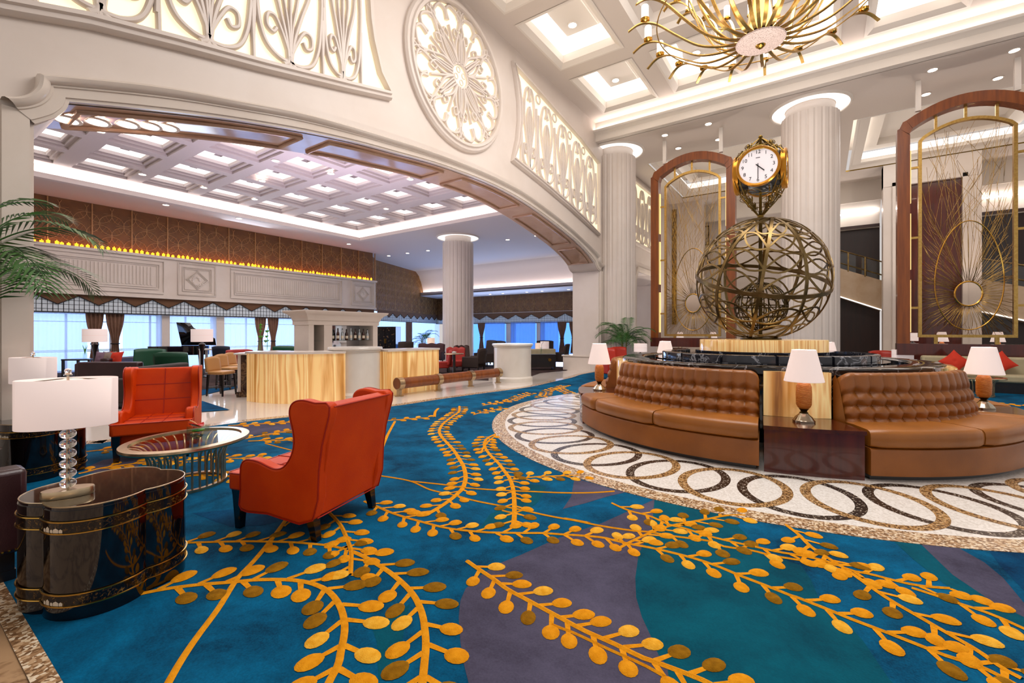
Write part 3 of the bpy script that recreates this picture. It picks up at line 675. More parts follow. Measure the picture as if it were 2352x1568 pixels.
# ---------------------------------------------------------------- round island
CX, CY = C0
TA = [radians(a) for a in (207,285,357,69,141)]; HW = radians(9)
def P2(r, a): return (r*cos(a), r*sin(a))
def sector(mb, r0, r1, a0, a1, z0, z1, n=16, mi=None, e=.0):
    """curved block; e rounds the outer top edge"""
    prof = [(r0,z0),(r1,z0),(r1,z1-e),(r1-e*.3,z1-e*.3),(r1-e,z1),(r0,z1)] if e else [(r0,z0),(r1,z0),(r1,z1),(r0,z1)]
    mb.loft([[(r*cos(a),r*sin(a),z) for r,z in prof] for a in [a0+(a1-a0)*i/n for i in range(n+1)]], True, True, mi)
def banquette(a0, a1, label, ncush=3, trim=(0,0)):
    g = .012; a0 += g; a1 -= g
    root = empty('banquette_sofa', (CX,CY,.017), 0, label, 'sofa', 'curved leather banquettes round the island')
    m = MB(); sector(m, 2.24, 2.87, a0+.01, a1-.01, 0, .06, 20); m.build('plinth', blkwood, root)
    m = MB(); sector(m, 2.24, 2.945, a0, a1, .055, .325, 24, e=.03); m.build('base', tanL, root)
    cut = [0,.2,.6,1] if ncush == 3 else [0,.45,.9,1]
    for i in range(3):
        b0, b1 = a0+(a1-a0)*cut[i]+.003, a0+(a1-a0)*cut[i+1]-.003
        m = MB(); nn = 12
        prof = [(2.36,.34),(2.94,.335),(2.965,.355),(2.97,.42),(2.965,.47),(2.945,.5),(2.9,.512),(2.65,.518),(2.36,.505)]
        rings = []
        for k in range(nn+1):
            t = k/nn; a = b0+(b1-b0)*t; q = min(t,1-t)*(b1-b0)*2.9; sh = 1 if q > .03 else .93+.07*(q/.03)
            rings.append([(2.36+(r-2.36)*sh)*1.0 and ((2.36+(r-2.36)*sh)*cos(a),(2.36+(r-2.36)*sh)*sin(a),.335+(z-.335)*sh) for r,z in prof])
        m.loft(rings, True, True); m.build('seat_cushion', tanL2, root, ang=50)
    a0 += radians(trim[0]); a1 -= radians(trim[1]); nc = max(8, round((a1-a0)*2.42/.155)); rows = [.1,.37,.65]
    def back(u, v):
        a = a0+(a1-a0)*u; cu = (u*nc) % 1
        e = min(u,1-u)*(a1-a0)*2.4
        ht = .54-(0 if e > .12 else .12-sqrt(max(0,.0144-(.12-e)**2)))
        if v < .8:
            t = v/.8; r = 2.5-.13*t; z = .49+ht*t*.93
            k = t
        elif v < .9:
            t = (v-.8)/.1; r = 2.37-.06*sin(t*pi/2)-.0*t; z = .49+ht*(.93+.07*sin(t*pi/2)); k = 1
            r = 2.37-.07*(1-cos(t*pi/2))
        else:
            t = (v-.9)/.1; r = 2.3-.08*t; z = .49+ht*(1-.25*t); k = 1
        ks = [-.13]+rows+[1.25]; d = 0; wd = (a1-a0)*2.42/nc
        for p, q in zip(ks, ks[1:]):
            if p <= k < q or (q == 1.25 and k >= p):
                top = q == 1.25; cv = min((k-p)/(q-p), 1)
                vv = sin(pi*min(cv*(1.3 if not top else 2.2), .5))**.5 if top else max(0, sin(pi*cv))**.5
                dx = min(cu,1-cu)*wd; dz = (k-p)*.5 if top else min(k-p,q-k)*.5
                dn = dx*dx+dz*dz
                d = .066*(.38*max(0,sin(pi*cu))**.6*vv+.62*(1-math.exp(-dn/.0019)))
        if v >= .9: d *= 1-(v-.9)/.1
        r += d-.03+(.0 if e > .05 else -.03*(1-e/.05))
        return (r*cos(a), r*sin(a), z)
    m = MB(); m.grid(back, nc*10, 64)
    for rw in rows:
        for i in range(1, nc):
            a = a0+(a1-a0)*i/nc; r = 2.5-.13*rw-.026; m.ball((r*cos(a), r*sin(a), .49+.54*rw*.93), .011, 6, 4)
    m.build('backrest', tanL, root, ang=80)
    for s, a in ((0,a0),(1,a1)):
        m = MB(); m.add([(r*cos(a+(.0 if s else 0)),r*sin(a),z) for r,z in ((2.24,.09),(2.5,.49),(2.36,.9),(2.28,1.0),(2.23,.95),(2.235,.49))], [tuple(range(6))]); m.build('side_panel', tanL, root, recalc=False)
    return root
banquette(TA[0]+HW, TA[1]-HW, 'tan tufted leather banquette of the island, nearest the orange wing chairs', 3, (5,0))
banquette(TA[1]+HW, TA[2]-HW, 'tan tufted leather banquette with a violet sheen on its back, nearest the large screen', 2, (0,5))
banquette(TA[2]+HW, TA[3]+2*pi-HW, 'tan tufted leather banquette on the far side of the island towards the khaki sofa')
banquette(TA[4]+HW, TA[0]-HW, 'tan tufted leather banquette on the far side of the island towards the bar')
tabL = ['dark glossy corner table at the end of the left tufted banquette, nearest the white pier','dark glossy corner table between the two nearest tufted banquettes','dark glossy corner table at the right end of the violet-sheened banquette','dark glossy corner table hidden behind the island towards the fluted column','dark glossy corner table hidden behind the island towards the palm']
onyL = ['backlit onyx panel at the left end of the nearest tufted banquette, by the white pier','backlit onyx panel between the two nearest tufted banquettes','backlit onyx panel glimpsed at the right end of the violet-sheened banquette','backlit onyx panel hidden behind the island towards the fluted column','backlit onyx panel hidden behind the island towards the palm']
LAMPS = []
def island_lamp(x, y, z, label):
    root = empty('table_lamp', (x,y,z), 0, label, 'lamp', 'amber table lamps on the island')
    m = MB(); m.lathe([(.108,0),(.11,.02),(.1,.03),(.085,.055),(.052,.085),(.04,.1)], n=28); m.build('lamp_base', nickel, root, ang=25)
    m = MB(); m.lathe([(.045,.1),(.03,.115),(.036,.13),(.05,.145)], n=20); m.build('neck', bronzeD, root)
    m = MB(); m.lathe([(.035,.14),(.06,.16),(.074,.19),(.077,.3),(.074,.39),(.06,.425),(.04,.438),(.025,.45)], n=28); m.build('lamp_body', amber, root, ang=80)
    m = MB(); m.lathe([(.012,.44),(.012,.6)], n=8); m.build('stem', nickel, root)
    m = MB(); m.lathe([(.19,.445),(.193,.45),(.116,.795),(.112,.795),(.187,.452)], n=36, cap=False); m.build('lamp_shade', shadeM, root)
    m = MB(); m.ball((0,0,.6), .045, 10, 8); m.build('bulb', spotM, root)
    LAMPS.append((x,y,z+.77)); return root
lampL = ['amber table lamp on the corner table by the left banquette','amber table lamp between the two nearest banquettes','amber table lamp in front of the khaki sofa','white lamp shade showing behind the black marble rim near the fluted column','white lamp shade showing behind the black marble rim near the palm']
for i, a in enumerate(TA):
    root = empty('corner_table', (CX,CY,.017), a, tabL[i], 'table', 'corner tables of the island')
    m = MB(); sector(m, 2.31, 2.93, -HW+.004, HW-.004, 0, .455, 10); m.build('table_body', dkwood, root)
    m = MB(); sector(m, 2.31, 2.955, -HW+.002, HW-.002, .455, .495, 10); m.build('table_top', tblwood, root)
    o = empty('onyx_panel', (CX,CY,.017), a, onyL[i], 'panel', 'backlit onyx panels of the island')
    m = MB(); hw = HW*(1.3 if i in (0,2) else .96)
    m.add([(*P2(2.285,-hw),.496),(*P2(2.3,-hw*.6),.496),(*P2(2.305,0),.496),(*P2(2.3,hw*.6),.496),(*P2(2.285,hw),.496)]+[(*P2(2.285,-hw),1.02),(*P2(2.3,-hw*.6),1.02),(*P2(2.305,0),1.02),(*P2(2.3,hw*.6),1.02),(*P2(2.285,hw),1.02)]+[(*P2(2.225,-hw),.496),(*P2(2.225,hw),.496),(*P2(2.225,-hw),1.02),(*P2(2.225,hw),1.02)],
          [(0,1,6,5),(1,2,7,6),(2,3,8,7),(3,4,9,8),(5,6,7,8,9,13,12),(0,5,12,10),(4,11,13,9),(10,12,13,11)])
    m.build('stone_face', onyxV, o, ang=20)
    r = 2.6 if i == 0 else 2.56
    island_lamp(CX+r*cos(a), CY+r*sin(a), .513, lampL[i])
# black marble fountain with onyx drum
root = empty('marble_fountain', (CX,CY,.017), 0, 'black marble fountain rim and basin inside the ring of sofas', 'fountain')
m = MB(); m.lathe([(2.1,.3),(2.16,.95),(2.2,.98),(2.2,1.05),(2.16,1.07),(1.86,1.07),(1.83,1.05),(1.83,.96)], n=72, cap=False); m.build('rim', blackM, root)
m = MB(); m.lathe([(2.1,.3),(.2,.3),(.2,.9),(1.85,.9)], n=60, cap=False); m.build('basin', blackM, root)
m = MB(); m.lathe([(1.86,.985),(.5,.985)], n=60, cap=False); m.build('water', mat('dark_pool_water','04060c',.03,coat=.3), root)
m = MB(); m.lathe([(1.62,.9),(1.64,1.03),(1.64,1.065),(1.5,1.065)], n=72, cap=False); m.build('step_ring', blackM, root)
for i in range(14):
    if i in (3,4,5): continue
    a = 2*pi*i/14; m = MB(); sector(m, 1.36, 1.53, a+.012, a+2*pi/14-.012, 1.06, 1.165, 8, e=.015); m.build('step_block', greyM, root)
m = MB(); m.lathe([(.99,.9),(.99,1.19),(.95,1.19),(.0001,1.19)], n=60, cap=False); m.build('drum_base', greyM, root)
m = MB(); m.lathe([(.92,1.19),(.92,1.355),(.915,1.365),(.0001,1.365)], n=60, cap=False); m.build('onyx_drum', onyxP, root)
# armillary globe
GC, GR = Vector((0,0,.985)), .985
g = empty('globe_sculpture', (CX,CY,1.383), 0, 'large openwork bronze globe of curved bars and leaf loops on the onyx drum', 'sculpture')
rt = Vector((CA,SA,0)); tc = Vector((.0971,-.9953,0)); axis = (Vector((0,0,1))+rt*.2+tc*.45).normalized()
e1 = axis.orthogonal().normalized(); e2 = axis.cross(e1)
def sph(lat, lon, R=GR, c=GC): return c+(e1*(cos(lat)*cos(lon))+e2*(cos(lat)*sin(lon))+axis*sin(lat))*R
def flat_ring(mb, fn, n, w, t, c=GC, closed=True):
    pts = [fn(i/n) for i in range(n if closed else n+1)]
    mb.strap(pts, w, t, [(p-c).normalized() for p in pts], closed)
NM = 10
for k in range(NM):
    m = MB(); flat_ring(m, lambda t: sph(-pi/2*.97+pi*.97*t, 2*pi*k/NM+.25), 30, .045, .02, closed=False); m.build('meridian_bar', bronze, g)
m = MB(); flat_ring(m, lambda t: sph(0, 2*pi*t), 72, .06, .03); m.build('equator_ring', bronze, g)
m = MB()
for k in range(NM):
    for s in (1,-1):
        if k % 2 == 1: continue
        for la in (-64,-45,-26,3,22,41,58):
            b = radians(la); lo = 2*pi*k/NM+.25; span = radians(34)
            def lp(t):
                u = .5-.5*cos(2*pi*t); w = sin(2*pi*t)*(.25+.75*sin(pi*u)**.7)
                return sph(b+radians(13)*u+w*radians(7.5), lo+s*span*u)
            flat_ring(m, lp, 20, .028, .011)
m.build('leaf_tracery', bronze, g, ang=50)
IC = Vector((0,0,.54))
m = MB()
for k in range(7):
    lon = pi*k/7; u = Vector((cos(lon),sin(lon),0)); m.tube([IC+(u*cos(a)+Vector((0,0,1))*sin(a))*.39 for a in [2*pi*i/36 for i in range(36)]], .009, 5, True)
for la in (-.9,-.45,0,.45,.9): m.tube([IC+Vector((cos(a)*cos(la),sin(a)*cos(la),sin(la)))*.39 for a in [2*pi*i/36 for i in range(36)]], .009, 5, True)
for k in range(24):
    a, b = k*.82, -.9+1.8*((k*5) % 24)/24; c = Vector((cos(a)*cos(b),sin(a)*cos(b),sin(b))); q1 = c.orthogonal().normalized(); q2 = c.cross(q1)
    m.tube([IC+(c*.93+q1*.35*cos(t)+q2*.35*sin(t))*.39 for t in [2*pi*i/20 for i in range(20)]], .008, 5, True)
m.build('inner_globe', bronzeD, g)
m = MB(); m.tube([(0,0,0),(0,0,2.1)], .028, 10); m.lathe([(.3,0),(.3,.02),(.05,.05),(.03,.1)], n=24); m.build('axis_pole', bronzeD, g)
# four-faced clock
K = empty('clock', (CX,CY,3.40), 0, 'four-faced clock in a scrolled iron cage above the globe', 'clock'); KZ = .72
m = MB(); m.tube([(0,0,-.02),(0,0,1.3)], .022, 8); m.ball((0,0,1.3), .035, 8, 6); m.ball((0,0,.0), .05, 10, 6); m.build('pole', brass, K)
m = MB(); m.ball((0,0,KZ-.12), (.27,.27,.2), 20, 10); m.build('housing', blackI, K)
faceM = mat('clock_face_white','d9d3d6',.5,emis='efe8ea',es=.25); inkM = mat('clock_ink','161210',.6); rimG = mat('clock_rim_gold','b47a24',.3,.8)
for q in range(4):
    M = Matrix.Rotation(q*pi/2, 4, 'Z') @ Matrix.Translation((0,-.36,KZ)) @ Matrix.Rotation(pi/2, 4, 'X')   # dial plane x-y faces -y
    tf = lambda mb: setattr(mb, 'M', M) or mb
    d = tf(MB()); d.lathe([(.275,-.03),(.275,.0),(.0001,.0)], n=40, cap=False); d.box(-.03,.125,.001,.03,.133,.003,1); d.M = None
    for n_ in range(1,13):
        a = pi/2-2*pi*n_/12; text_mesh(d, str(n_), .078, M @ Matrix.Translation((.218*cos(a),.218*sin(a),.002)), 1)
    dial = d.build('dial', [faceM,inkM], K, recalc=False)
    r = tf(MB()); r.lathe([(.27,-.07),(.31,-.06),(.315,.0),(.3,.02),(.275,.012),(.27,0)], n=40, cap=False); r.build('dial_rim', rimG, dial)
    h = tf(MB()); h.lathe([(.26,-.26),(.3,-.08),(.27,-.06)], n=28, cap=False); h.build('dial_drum', blackI, dial)
    for nm, an, ln, w in (('hour_hand', pi/2-2*pi*4.5/12, .125, .014), ('minute_hand', pi/2-pi, .2, .01)):
        hb = MB(); hb.M = M @ Matrix.Rotation(an, 4, 'Z'); hb.box(-.04,-w/2,.004,ln,w/2,.008); hb.build(nm, inkM, dial)
m = MB()
def prof_pts(a, pr): return [(r*cos(a), r*sin(a), z) for r, z in spline(pr, 6)]
for i in range(8):
    a = pi/4+(i//2)*pi/2+(-1)**i*radians(7)
    m.tube(prof_pts(a, [(.03,1.27),(.12,1.2),(.27,1.06),(.4,.95),(.44,.72),(.42,.5),(.3,.3),(.12,.1),(.03,0)]), .009, 5)
    m.tube(prof_pts(a, [(.03,1.2),(.2,1.1),(.36,1.0),(.45,.9)]), .006, 5)
    for (r0,z0,R0,turn) in ((.30,.36,.07,1),(.2,.25,.06,-1),(.22,1.12,.05,1),(.38,.52,.05,-1),(.12,.16,.04,1),(.34,1.02,.04,-1)):
        for s in (1,-1):
            b = a+s*.13
            pts = []
            for j in range(22):
                t = j/21; th = t*3.6*pi*turn; rr = R0*(1-t*.85); u = rr*cos(th); v = rr*sin(th)
                pts.append(((r0+u*.5)*cos(b+s*u*1.2), (r0+u*.5)*sin(b+s*u*1.2), z0+v))
            m.tube(pts, .0055, 4)
    m.tube([(cos(a+t*pi/4/6)*(.3), sin(a+t*pi/4/6)*.3, .34+.05*sin(t*pi/6)) for t in range(7)], .006, 4)
for z, R in ((1.1,.2),(.98,.38),(.3,.3),(.12,.13)): m.tube([(R*cos(2*pi*i/24), R*sin(2*pi*i/24), z) for i in range(24)], .006, 4, True)
m.build('scroll_cage', brass, K, ang=60)
# chandelier
DZ0 = 6.22
H = empty('chandelier', (CX,CY,DZ0), 0, 'large golden chandelier of curved arms and white candle shades over the island', 'chandelier')
m = MB(); m.lathe([(.0001,-.02),(.2,-.012),(.36,.03),(.37,.05),(.34,.07)], n=40, cap=False); m.build('bottom_disc', mat('pierced_disc','f0dcd2',.5,c2='c4aca0',scale=60,lo=.5,hi=.62), H)
m = MB(); m.lathe([(.0001,-.07),(.03,-.065),(.05,-.045),(.07,-.03),(.08,-.01)], n=20, cap=False); m.build('finial', gold2, H)
m = MB(); m.tube([(0,0,.05),(0,0,CZ+.3-DZ0)], .05, 12); m.lathe([(.3,.1),(.2,.35),(.12,.9),(.06,1.4)], n=24, cap=False); m.build('stem', gold2, H)
def sweep_arm(pr, a, w=.05, t=.016):
    pts = [(r*cos(a), r*sin(a), z) for r, z in spline(pr, 5)]
    mb = MB(); mb.strap(pts, w, t, (0,0,1)); return mb
NA = 20
for i in range(NA):
    a = 2*pi*i/NA+.06; ar = sweep_arm([(.3,.06),(.6,.05),(.95,.12),(1.3,.34),(1.6,.56),(1.8,.63),(1.95,.61),(2.1,.52)], a); arm = ar.build('arm', gold, H)
    x, y, z = 1.82*cos(a), 1.82*sin(a), .64
    m = MB(); m.lathe([(.03,0),(.075,.02),(.08,.06),(.06,.07)], (x,y,z), 16); m.build('candle_cup', gold2, arm)
    m = MB(); m.lathe([(.055,.07),(.06,.08),(.06,.27),(.05,.29)], (x,y,z), 16); m.build('candle_shade', mat('candle_shade','ffffff',.5,emis='fff4ea',es=2.2) if i == 0 else MATS['candle_shade'], arm)
for i in range(NA):
    a = 2*pi*(i+.5)/NA+.06
    ar = sweep_arm([(.28,.08),(.5,.1),(.75,.3),(.95,.65),(1.1,1.05),(1.3,1.3),(1.5,1.36),(1.62,1.28)], a, .055); arm = ar.build('inner_arm', gold, H)
    x, y, z = 1.36*cos(a), 1.36*sin(a), 1.34
    m = MB(); m.lathe([(.03,0),(.07,.02),(.06,.06)], (x,y,z), 14); m.build('candle_cup', gold2, arm)
    m = MB(); m.lathe([(.05,.06),(.055,.08),(.055,.24),(.045,.26)], (x,y,z), 14); m.build('candle_shade', MATS['candle_shade'], arm)
for R, z in ((1.62,.585),(1.1,.98)):
    m = MB(); m.tube([(R*cos(2*pi*i/64), R*sin(2*pi*i/64), z) for i in range(64)], .011, 6, True); m.build('hoop', gold, H)
# ---------------------------------------------------------------- foreground seating
def dep(px, py, D):
    v = sight(px, py); return v[0]*D, v[1]*D, HC+v[2]*D
def wing_chair(name, loc, rz, label, lm, pm, legm, group=None, fine=True, cat='armchair'):
    """local +y is the front"""
    root = empty(name, loc, rz, label, cat, group); Wd = .39
    prof = spline([(-.405,.17),(.0,.165),(.255,.165),(.265,.3),(.265,.45),(.25,.515),(.2,.545),(.1,.54),(.0,.512),(-.07,.5),(-.14,.52),(-.19,.585),(-.212,.67),(-.2,.76),(-.165,.85),(-.145,.91),(-.15,.965),(-.19,1.0),(-.26,1.01),(-.36,.995),(-.49,.975),(-.46,.7)], 3 if fine else 1, True); lean = lambda y, z: y-max(0,z-.5)*.13; prof = [(lean(y,z),z) for y, z in prof]
    for s in (-1,1):
        m = MB(); x0, x1 = s*(Wd-.095), s*Wd
        m.add([(x0,y,z) for y,z in prof]+[(x1,y,z) for y,z in prof], [tuple(range(len(prof))), tuple(range(2*len(prof)-1,len(prof)-1,-1))]+[(i,(i+1)%len(prof),len(prof)+(i+1)%len(prof),len(prof)+i) for i in range(len(prof))])
        w = m.build('wing', lm, root, ang=50, bevel=.018 if fine else 0)
        if fine:
            p = MB(); p.tube([(x1-s*.006,y*.995,z*.998) for y,z in prof], .0055, 5, True); p.build('piping', pm, w)
    m = MB(); m.add([(x,y,z) for x in (-Wd+.05,Wd-.05) for y,z in ((-.40,.17),(-.30,.17),(-.285,.42),(-.375-.062,.975),(-.4-.062,.985),(-.485-.062,.97))], [(0,1,2,3,4,5),(11,10,9,8,7,6)]+[(i,(i+1)%6,6+(i+1)%6,6+i) for i in range(6)])
    bk = m.build('backrest', lm, root, ang=40, bevel=.015 if fine else 0)
    if fine:
        def bp(x, t): return (x, -.285-.152*t+.002, .42+.555*t)
        p = MB(); p.tube([bp(0,t/6) for t in range(7)], .0045, 5)
        for t in (.33,.66): p.tube([bp(x,t) for x in (-.3,0,.3)], .0045, 5)
        p.tube([(-.34,-.549,.968),(.34,-.549,.968)], .005, 5); p.tube([(-.34,-.405,.168),(.34,-.405,.168)], .005, 5)
        p.build('seams', pm, bk)
    m = MB(); sp = [(-.292,-.3),(-.292,.262),(-.385,.27),(-.385,.375),(-.36,.40),(.36,.40),(.385,.375),(.385,.27),(.292,.262),(.292,-.3)]
    m.prism(sp, .3, .43); st = m.build('seat_cushion', lm, root, ang=40, bevel=.022 if fine else .01)
    if fine:
        p = MB(); p.tube([(-.384,.27,.428),(-.384,.377,.428),(-.36,.401,.428),(.36,.401,.428),(.384,.377,.428),(.384,.27,.428)], .005, 5)
        for x in (-.1,.1): p.tube([(x,-.28,.432),(x,.4,.432)], .0045, 5)
        for y in (-.05,.17): p.tube([(-.29,y,.432),(.29,y,.432)], .0045, 5)
        p.build('seams', pm, st)
    m = MB(); m.box(-.3,-.33,.17,.3,.25,.3); m.build('seat_base', lm, root)
    for x in (-.325,.325):
        m = MB(); y = .335; m.loft([[(x+a*s,y+b*s,z) for a,b in ((-1,-1),(1,-1),(1,1),(-1,1))] for s,z in ((.023,0),(.036,.26),(.04,.3))], True, True); m.build('leg', legm, root)
        m = MB(); m.loft([[(x+a*s,y2+b*s,z) for a,b in ((-1,-1),(1,-1),(1,1),(-1,1))] for s,z,y2 in ((.023,0,-.385),(.034,.17,-.35))], True, True); m.build('leg', legm, root)
    return root
wing_chair('wing_chair', (-3.43,2.07,.012), radians(196-90), 'orange leather wing chair seen from behind, in the middle of the carpet', orangeL, seamL, legM)
w2 = wing_chair('wing_chair', (-6.74,2.12,.012), radians(-27-90), 'orange leather wing chair facing the room, behind the round glass coffee table', orangeL, seamL, legM); w2.scale = (1.0,1.0,1.04)
# coffee table
ct = (-5.12,1.85,.012)
root = empty('coffee_table', ct, YAW, 'round glass-topped coffee table on a cage of thin champagne rods', 'coffee table'); root.scale = (1,1.15,1)
m = MB(); m.lathe([(.43,.415),(.495,.412),(.5,.425),(.497,.445),(.43,.45),(.43,.415)], n=64, cap=False); m.build('rim', chamM, root, ang=25)
m = MB(); m.lathe([(.0001,.437),(.432,.437)], n=64, cap=False); m.build('glass_top', glassM, root, recalc=False)
m = MB(); m.lathe([(.27,.0),(.31,.0),(.31,.026),(.27,.026),(.27,0)], n=64, cap=False); m.build('base_ring', chamM, root, ang=25)
for i in range(32):
    a = 2*pi*i/32; m = MB(); m.tube([(r*cos(a),r*sin(a),z) for r,z in spline([(.29,.02),(.29,.16),(.292,.26),(.312,.34),(.365,.395),(.445,.42)],4)], .0085, 6); m.build('rod', chamM, root)
v = onZ(455,1012,.465); vz = .462
root = empty('flower_vase', (v[0],v[1],vz), radians(20), 'square glass vase with pebbles and a red anthurium on the round coffee table', 'vase')
m = MB(); b = .062; m.box(-b,-b,0,b,b,.014); 
for s in (-1,1): m.box(s*b-.003,-b,.014,s*b+.003,b,.145); m.box(-b,s*b-.003,.014,b,s*b+.003,.145)
m.build('glass_cube', glassM, root)
m = MB()
for i in range(26): m.ball((rng.uniform(-.045,.045),rng.uniform(-.045,.045),rng.uniform(.025,.07)), (.015,.012,.009), 6, 4)
o = m.build('pebbles', mat('river_pebbles','4a3c28',.4,c2='7a6a4c',scale=30), root); o['kind'] = 'stuff'
m = MB(); m.lathe([(.0001,.1),(.05,.1),(.054,.112),(.0001,.115)], n=16, cap=False); m.build('leaf_disc', leafM2, root)
m = MB(); m.grid(lambda u,w: ((.01+.065*sin(pi*u)**.6*(w-.5)*1.6)-.03, -.075+.15*u, .155+.02*cos(u*5)+.03*(w-.5)**2), 10, 6); m.build('red_spathe', mat('anthurium_red','c80c06',.25), root, solid=.004, recalc=False)
m = MB(); m.tube([(-.02,0,.16),(-.025,-.03,.19),(-.035,-.055,.205)], .006, 6); m.build('spadix', mat('spadix','e8c08a',.5), root)
# lacquer quatrefoil tables
def quatre(c, rad, n=20, ph=0):
    out = []
    for k in range(4):
        a = ph+k*pi/2; h = math.acos(max(-1,min(1, (c*c+0)/(c*rad) if False else 0)))
        q = sqrt(rad*rad-(c*sin(pi/4))**2)+c*cos(pi/4); ph0 = atan2(q*sin(pi/4), q*cos(pi/4)-c)
        for i in range(n): t = -ph0+2*ph0*i/n; x, y = c+rad*cos(t), rad*sin(t); out.append((x*cos(a)-y*sin(a), x*sin(a)+y*cos(a)))
    return out
m_, nt_, b_, N_, L_ = new('painted_gold_scenery'); b_.inputs['Roughness'].default_value = .15
L_(ramp(N_,L_,tex(N_,L_,'NOISE',38,5,.65,1.5),[(.52,'0a0605'),(.62,'553a12'),(.75,'b08436')]), b_.inputs['Base Color'])
scen = m_; houseM = mat('painted_white_houses','d8c8b0',.4)
def lacquer_table(loc, ph, label):
    root = empty('lacquer_table', loc, ph, label, 'side table', 'black lacquer four-lobed side tables')
    T = .585; c, r = .143, .23
    m = MB(); m.prism(quatre(c,r), .0, .565); m.build('table_body', lacq, root, ang=25)
    m = MB(); m.prism(quatre(c,r*.975), .565, T); m.build('table_top', lacqTop, root, ang=25)
    m = MB(); m.tube([(x,y,T-.001) for x,y in quatre(c,r*.98)], .004, 5, True); m.build('top_edge', chamM, root)
    for z0 in (.075,.45):
        m = MB(); m.prism(quatre(c,r*1.018), z0, z0+.06); bd = m.build('painted_band', scen, root, ang=25)
        for z in (z0,z0+.06):
            m = MB(); m.tube([(x,y,z) for x,y in quatre(c,r*1.03)], .0042, 5, True); m.build('gold_bead', gold2, bd)
        m = MB()
        for k, (w, h) in enumerate(((.018,.02),(.024,.03),(.016,.018),(.03,.024),(.018,.02))):
            t = -.9+.11*k; x, y = c+r*1.021*cos(t), r*1.021*sin(t); tx, ty = -sin(t), cos(t)
            m.add([(x-tx*w/2,y-ty*w/2,z0+.006),(x+tx*w/2,y+ty*w/2,z0+.006),(x+tx*w/2,y+ty*w/2,z0+.006+h*.7),(x,y,z0+.006+h),(x-tx*w/2,y-ty*w/2,z0+.006+h*.7)], [(0,1,2,3,4)])
        m.build('painted_houses', houseM, bd, recalc=False)
    return root
def crystal_lamp(loc, ph, label):
    root = empty('crystal_lamp', loc, ph, label, 'lamp', 'oval-shaded crystal ball lamps')
    m = MB(); m.lathe([(.0001,0),(.108,0),(.11,.006),(.11,.036),(.107,.042),(.0001,.042)], n=48, cap=False, sy=.55); m.build('base_plate', chamM, root, ang=30)
    for i in range(7):
        m = MB(); m.ball((0,0,.072+.054*i), (.036,.036,.027), 20, 12); m.build('crystal_ball', crystal, root)
    m = MB(); m.tube([(0,0,.04),(0,0,.68)], .006, 8); m.build('stem', nickel, root)
    m = MB(); m.lathe([(.208,.385),(.21,.387),(.21,.645),(.206,.647),(.204,.645),(.204,.387),(.208,.385)], n=64, cap=False, sy=.6); m.build('lamp_shade', shadeM, root, ang=60)
    m = MB(); m.ball((0,0,.69), (.016,.016,.014), 12, 8); m.lathe([(.02,.665),(.014,.68)], n=12); m.build('finial', crystal, root)
    m = MB(); m.tube([(-.205,0,.63),(0,0,.65),(.205,0,.63)], .003, 5); m.build('shade_bar', nickel, root)
    m = MB(); m.ball((0,0,.52), .04, 10, 8); m.build('bulb', spotM, root); return root
tp = (-3.49,.85); lacquer_table((*tp,.012), radians(-27), 'black lacquer four-lobed side table with gilt bands, in the front corner of the carpet')
crystal_lamp((-3.43,.665,.598), radians(69), 'oval white-shaded crystal ball lamp on the nearest lacquer table')
tq = dep(88,800,4.75)[:2]; lacquer_table((*tq,.012), radians(-27), 'black lacquer side table half hidden behind the nearest crystal lamp')
lq = dep(76,800,4.6)[:2]; crystal_lamp((*lq,.598), radians(35), 'oval white lamp shade rising behind the nearest crystal lamp')
# plum leather sofa at the corner
c = dep(64,1000,2.75)
root = empty('leather_sofa', (c[0],c[1],.012), YAW+radians(56), 'dark plum leather sofa end with brass nailheads in the corner', 'sofa')
m = MB(); m.box(-.9,.0,.16,0,.17,.665); m.build('armrest', darkL, root, bevel=.03)
m = MB(); m.box(-.9,.17,.16,-.06,1.9,.38); m.build('seat_base', darkL, root, bevel=.03)
m = MB(); m.box(-.9,.18,.16,-.7,1.9,.8); m.build('backrest', darkL, root, bevel=.04)
m = MB(); m.box(-.7,.18,.38,-.06,1.0,.47); m.build('seat_cushion', darkL, root, bevel=.04)
m = MB(); m.box(-.86,.03,.05,-.05,1.85,.16); m.build('base_frame', blkwood, root)
for x in (-.08,-.84):
    for y in (.06,1.8):
        m = MB(); m.box(x-.035,y-.035,0,x+.035,y+.035,.06); m.build('leg', blkwood, root)
m = MB()
for i in range(31): m.ball((-.02-.028*i,-.002,.185), .008, 6, 4)
m.build('nailhead_trim', gold2, root)
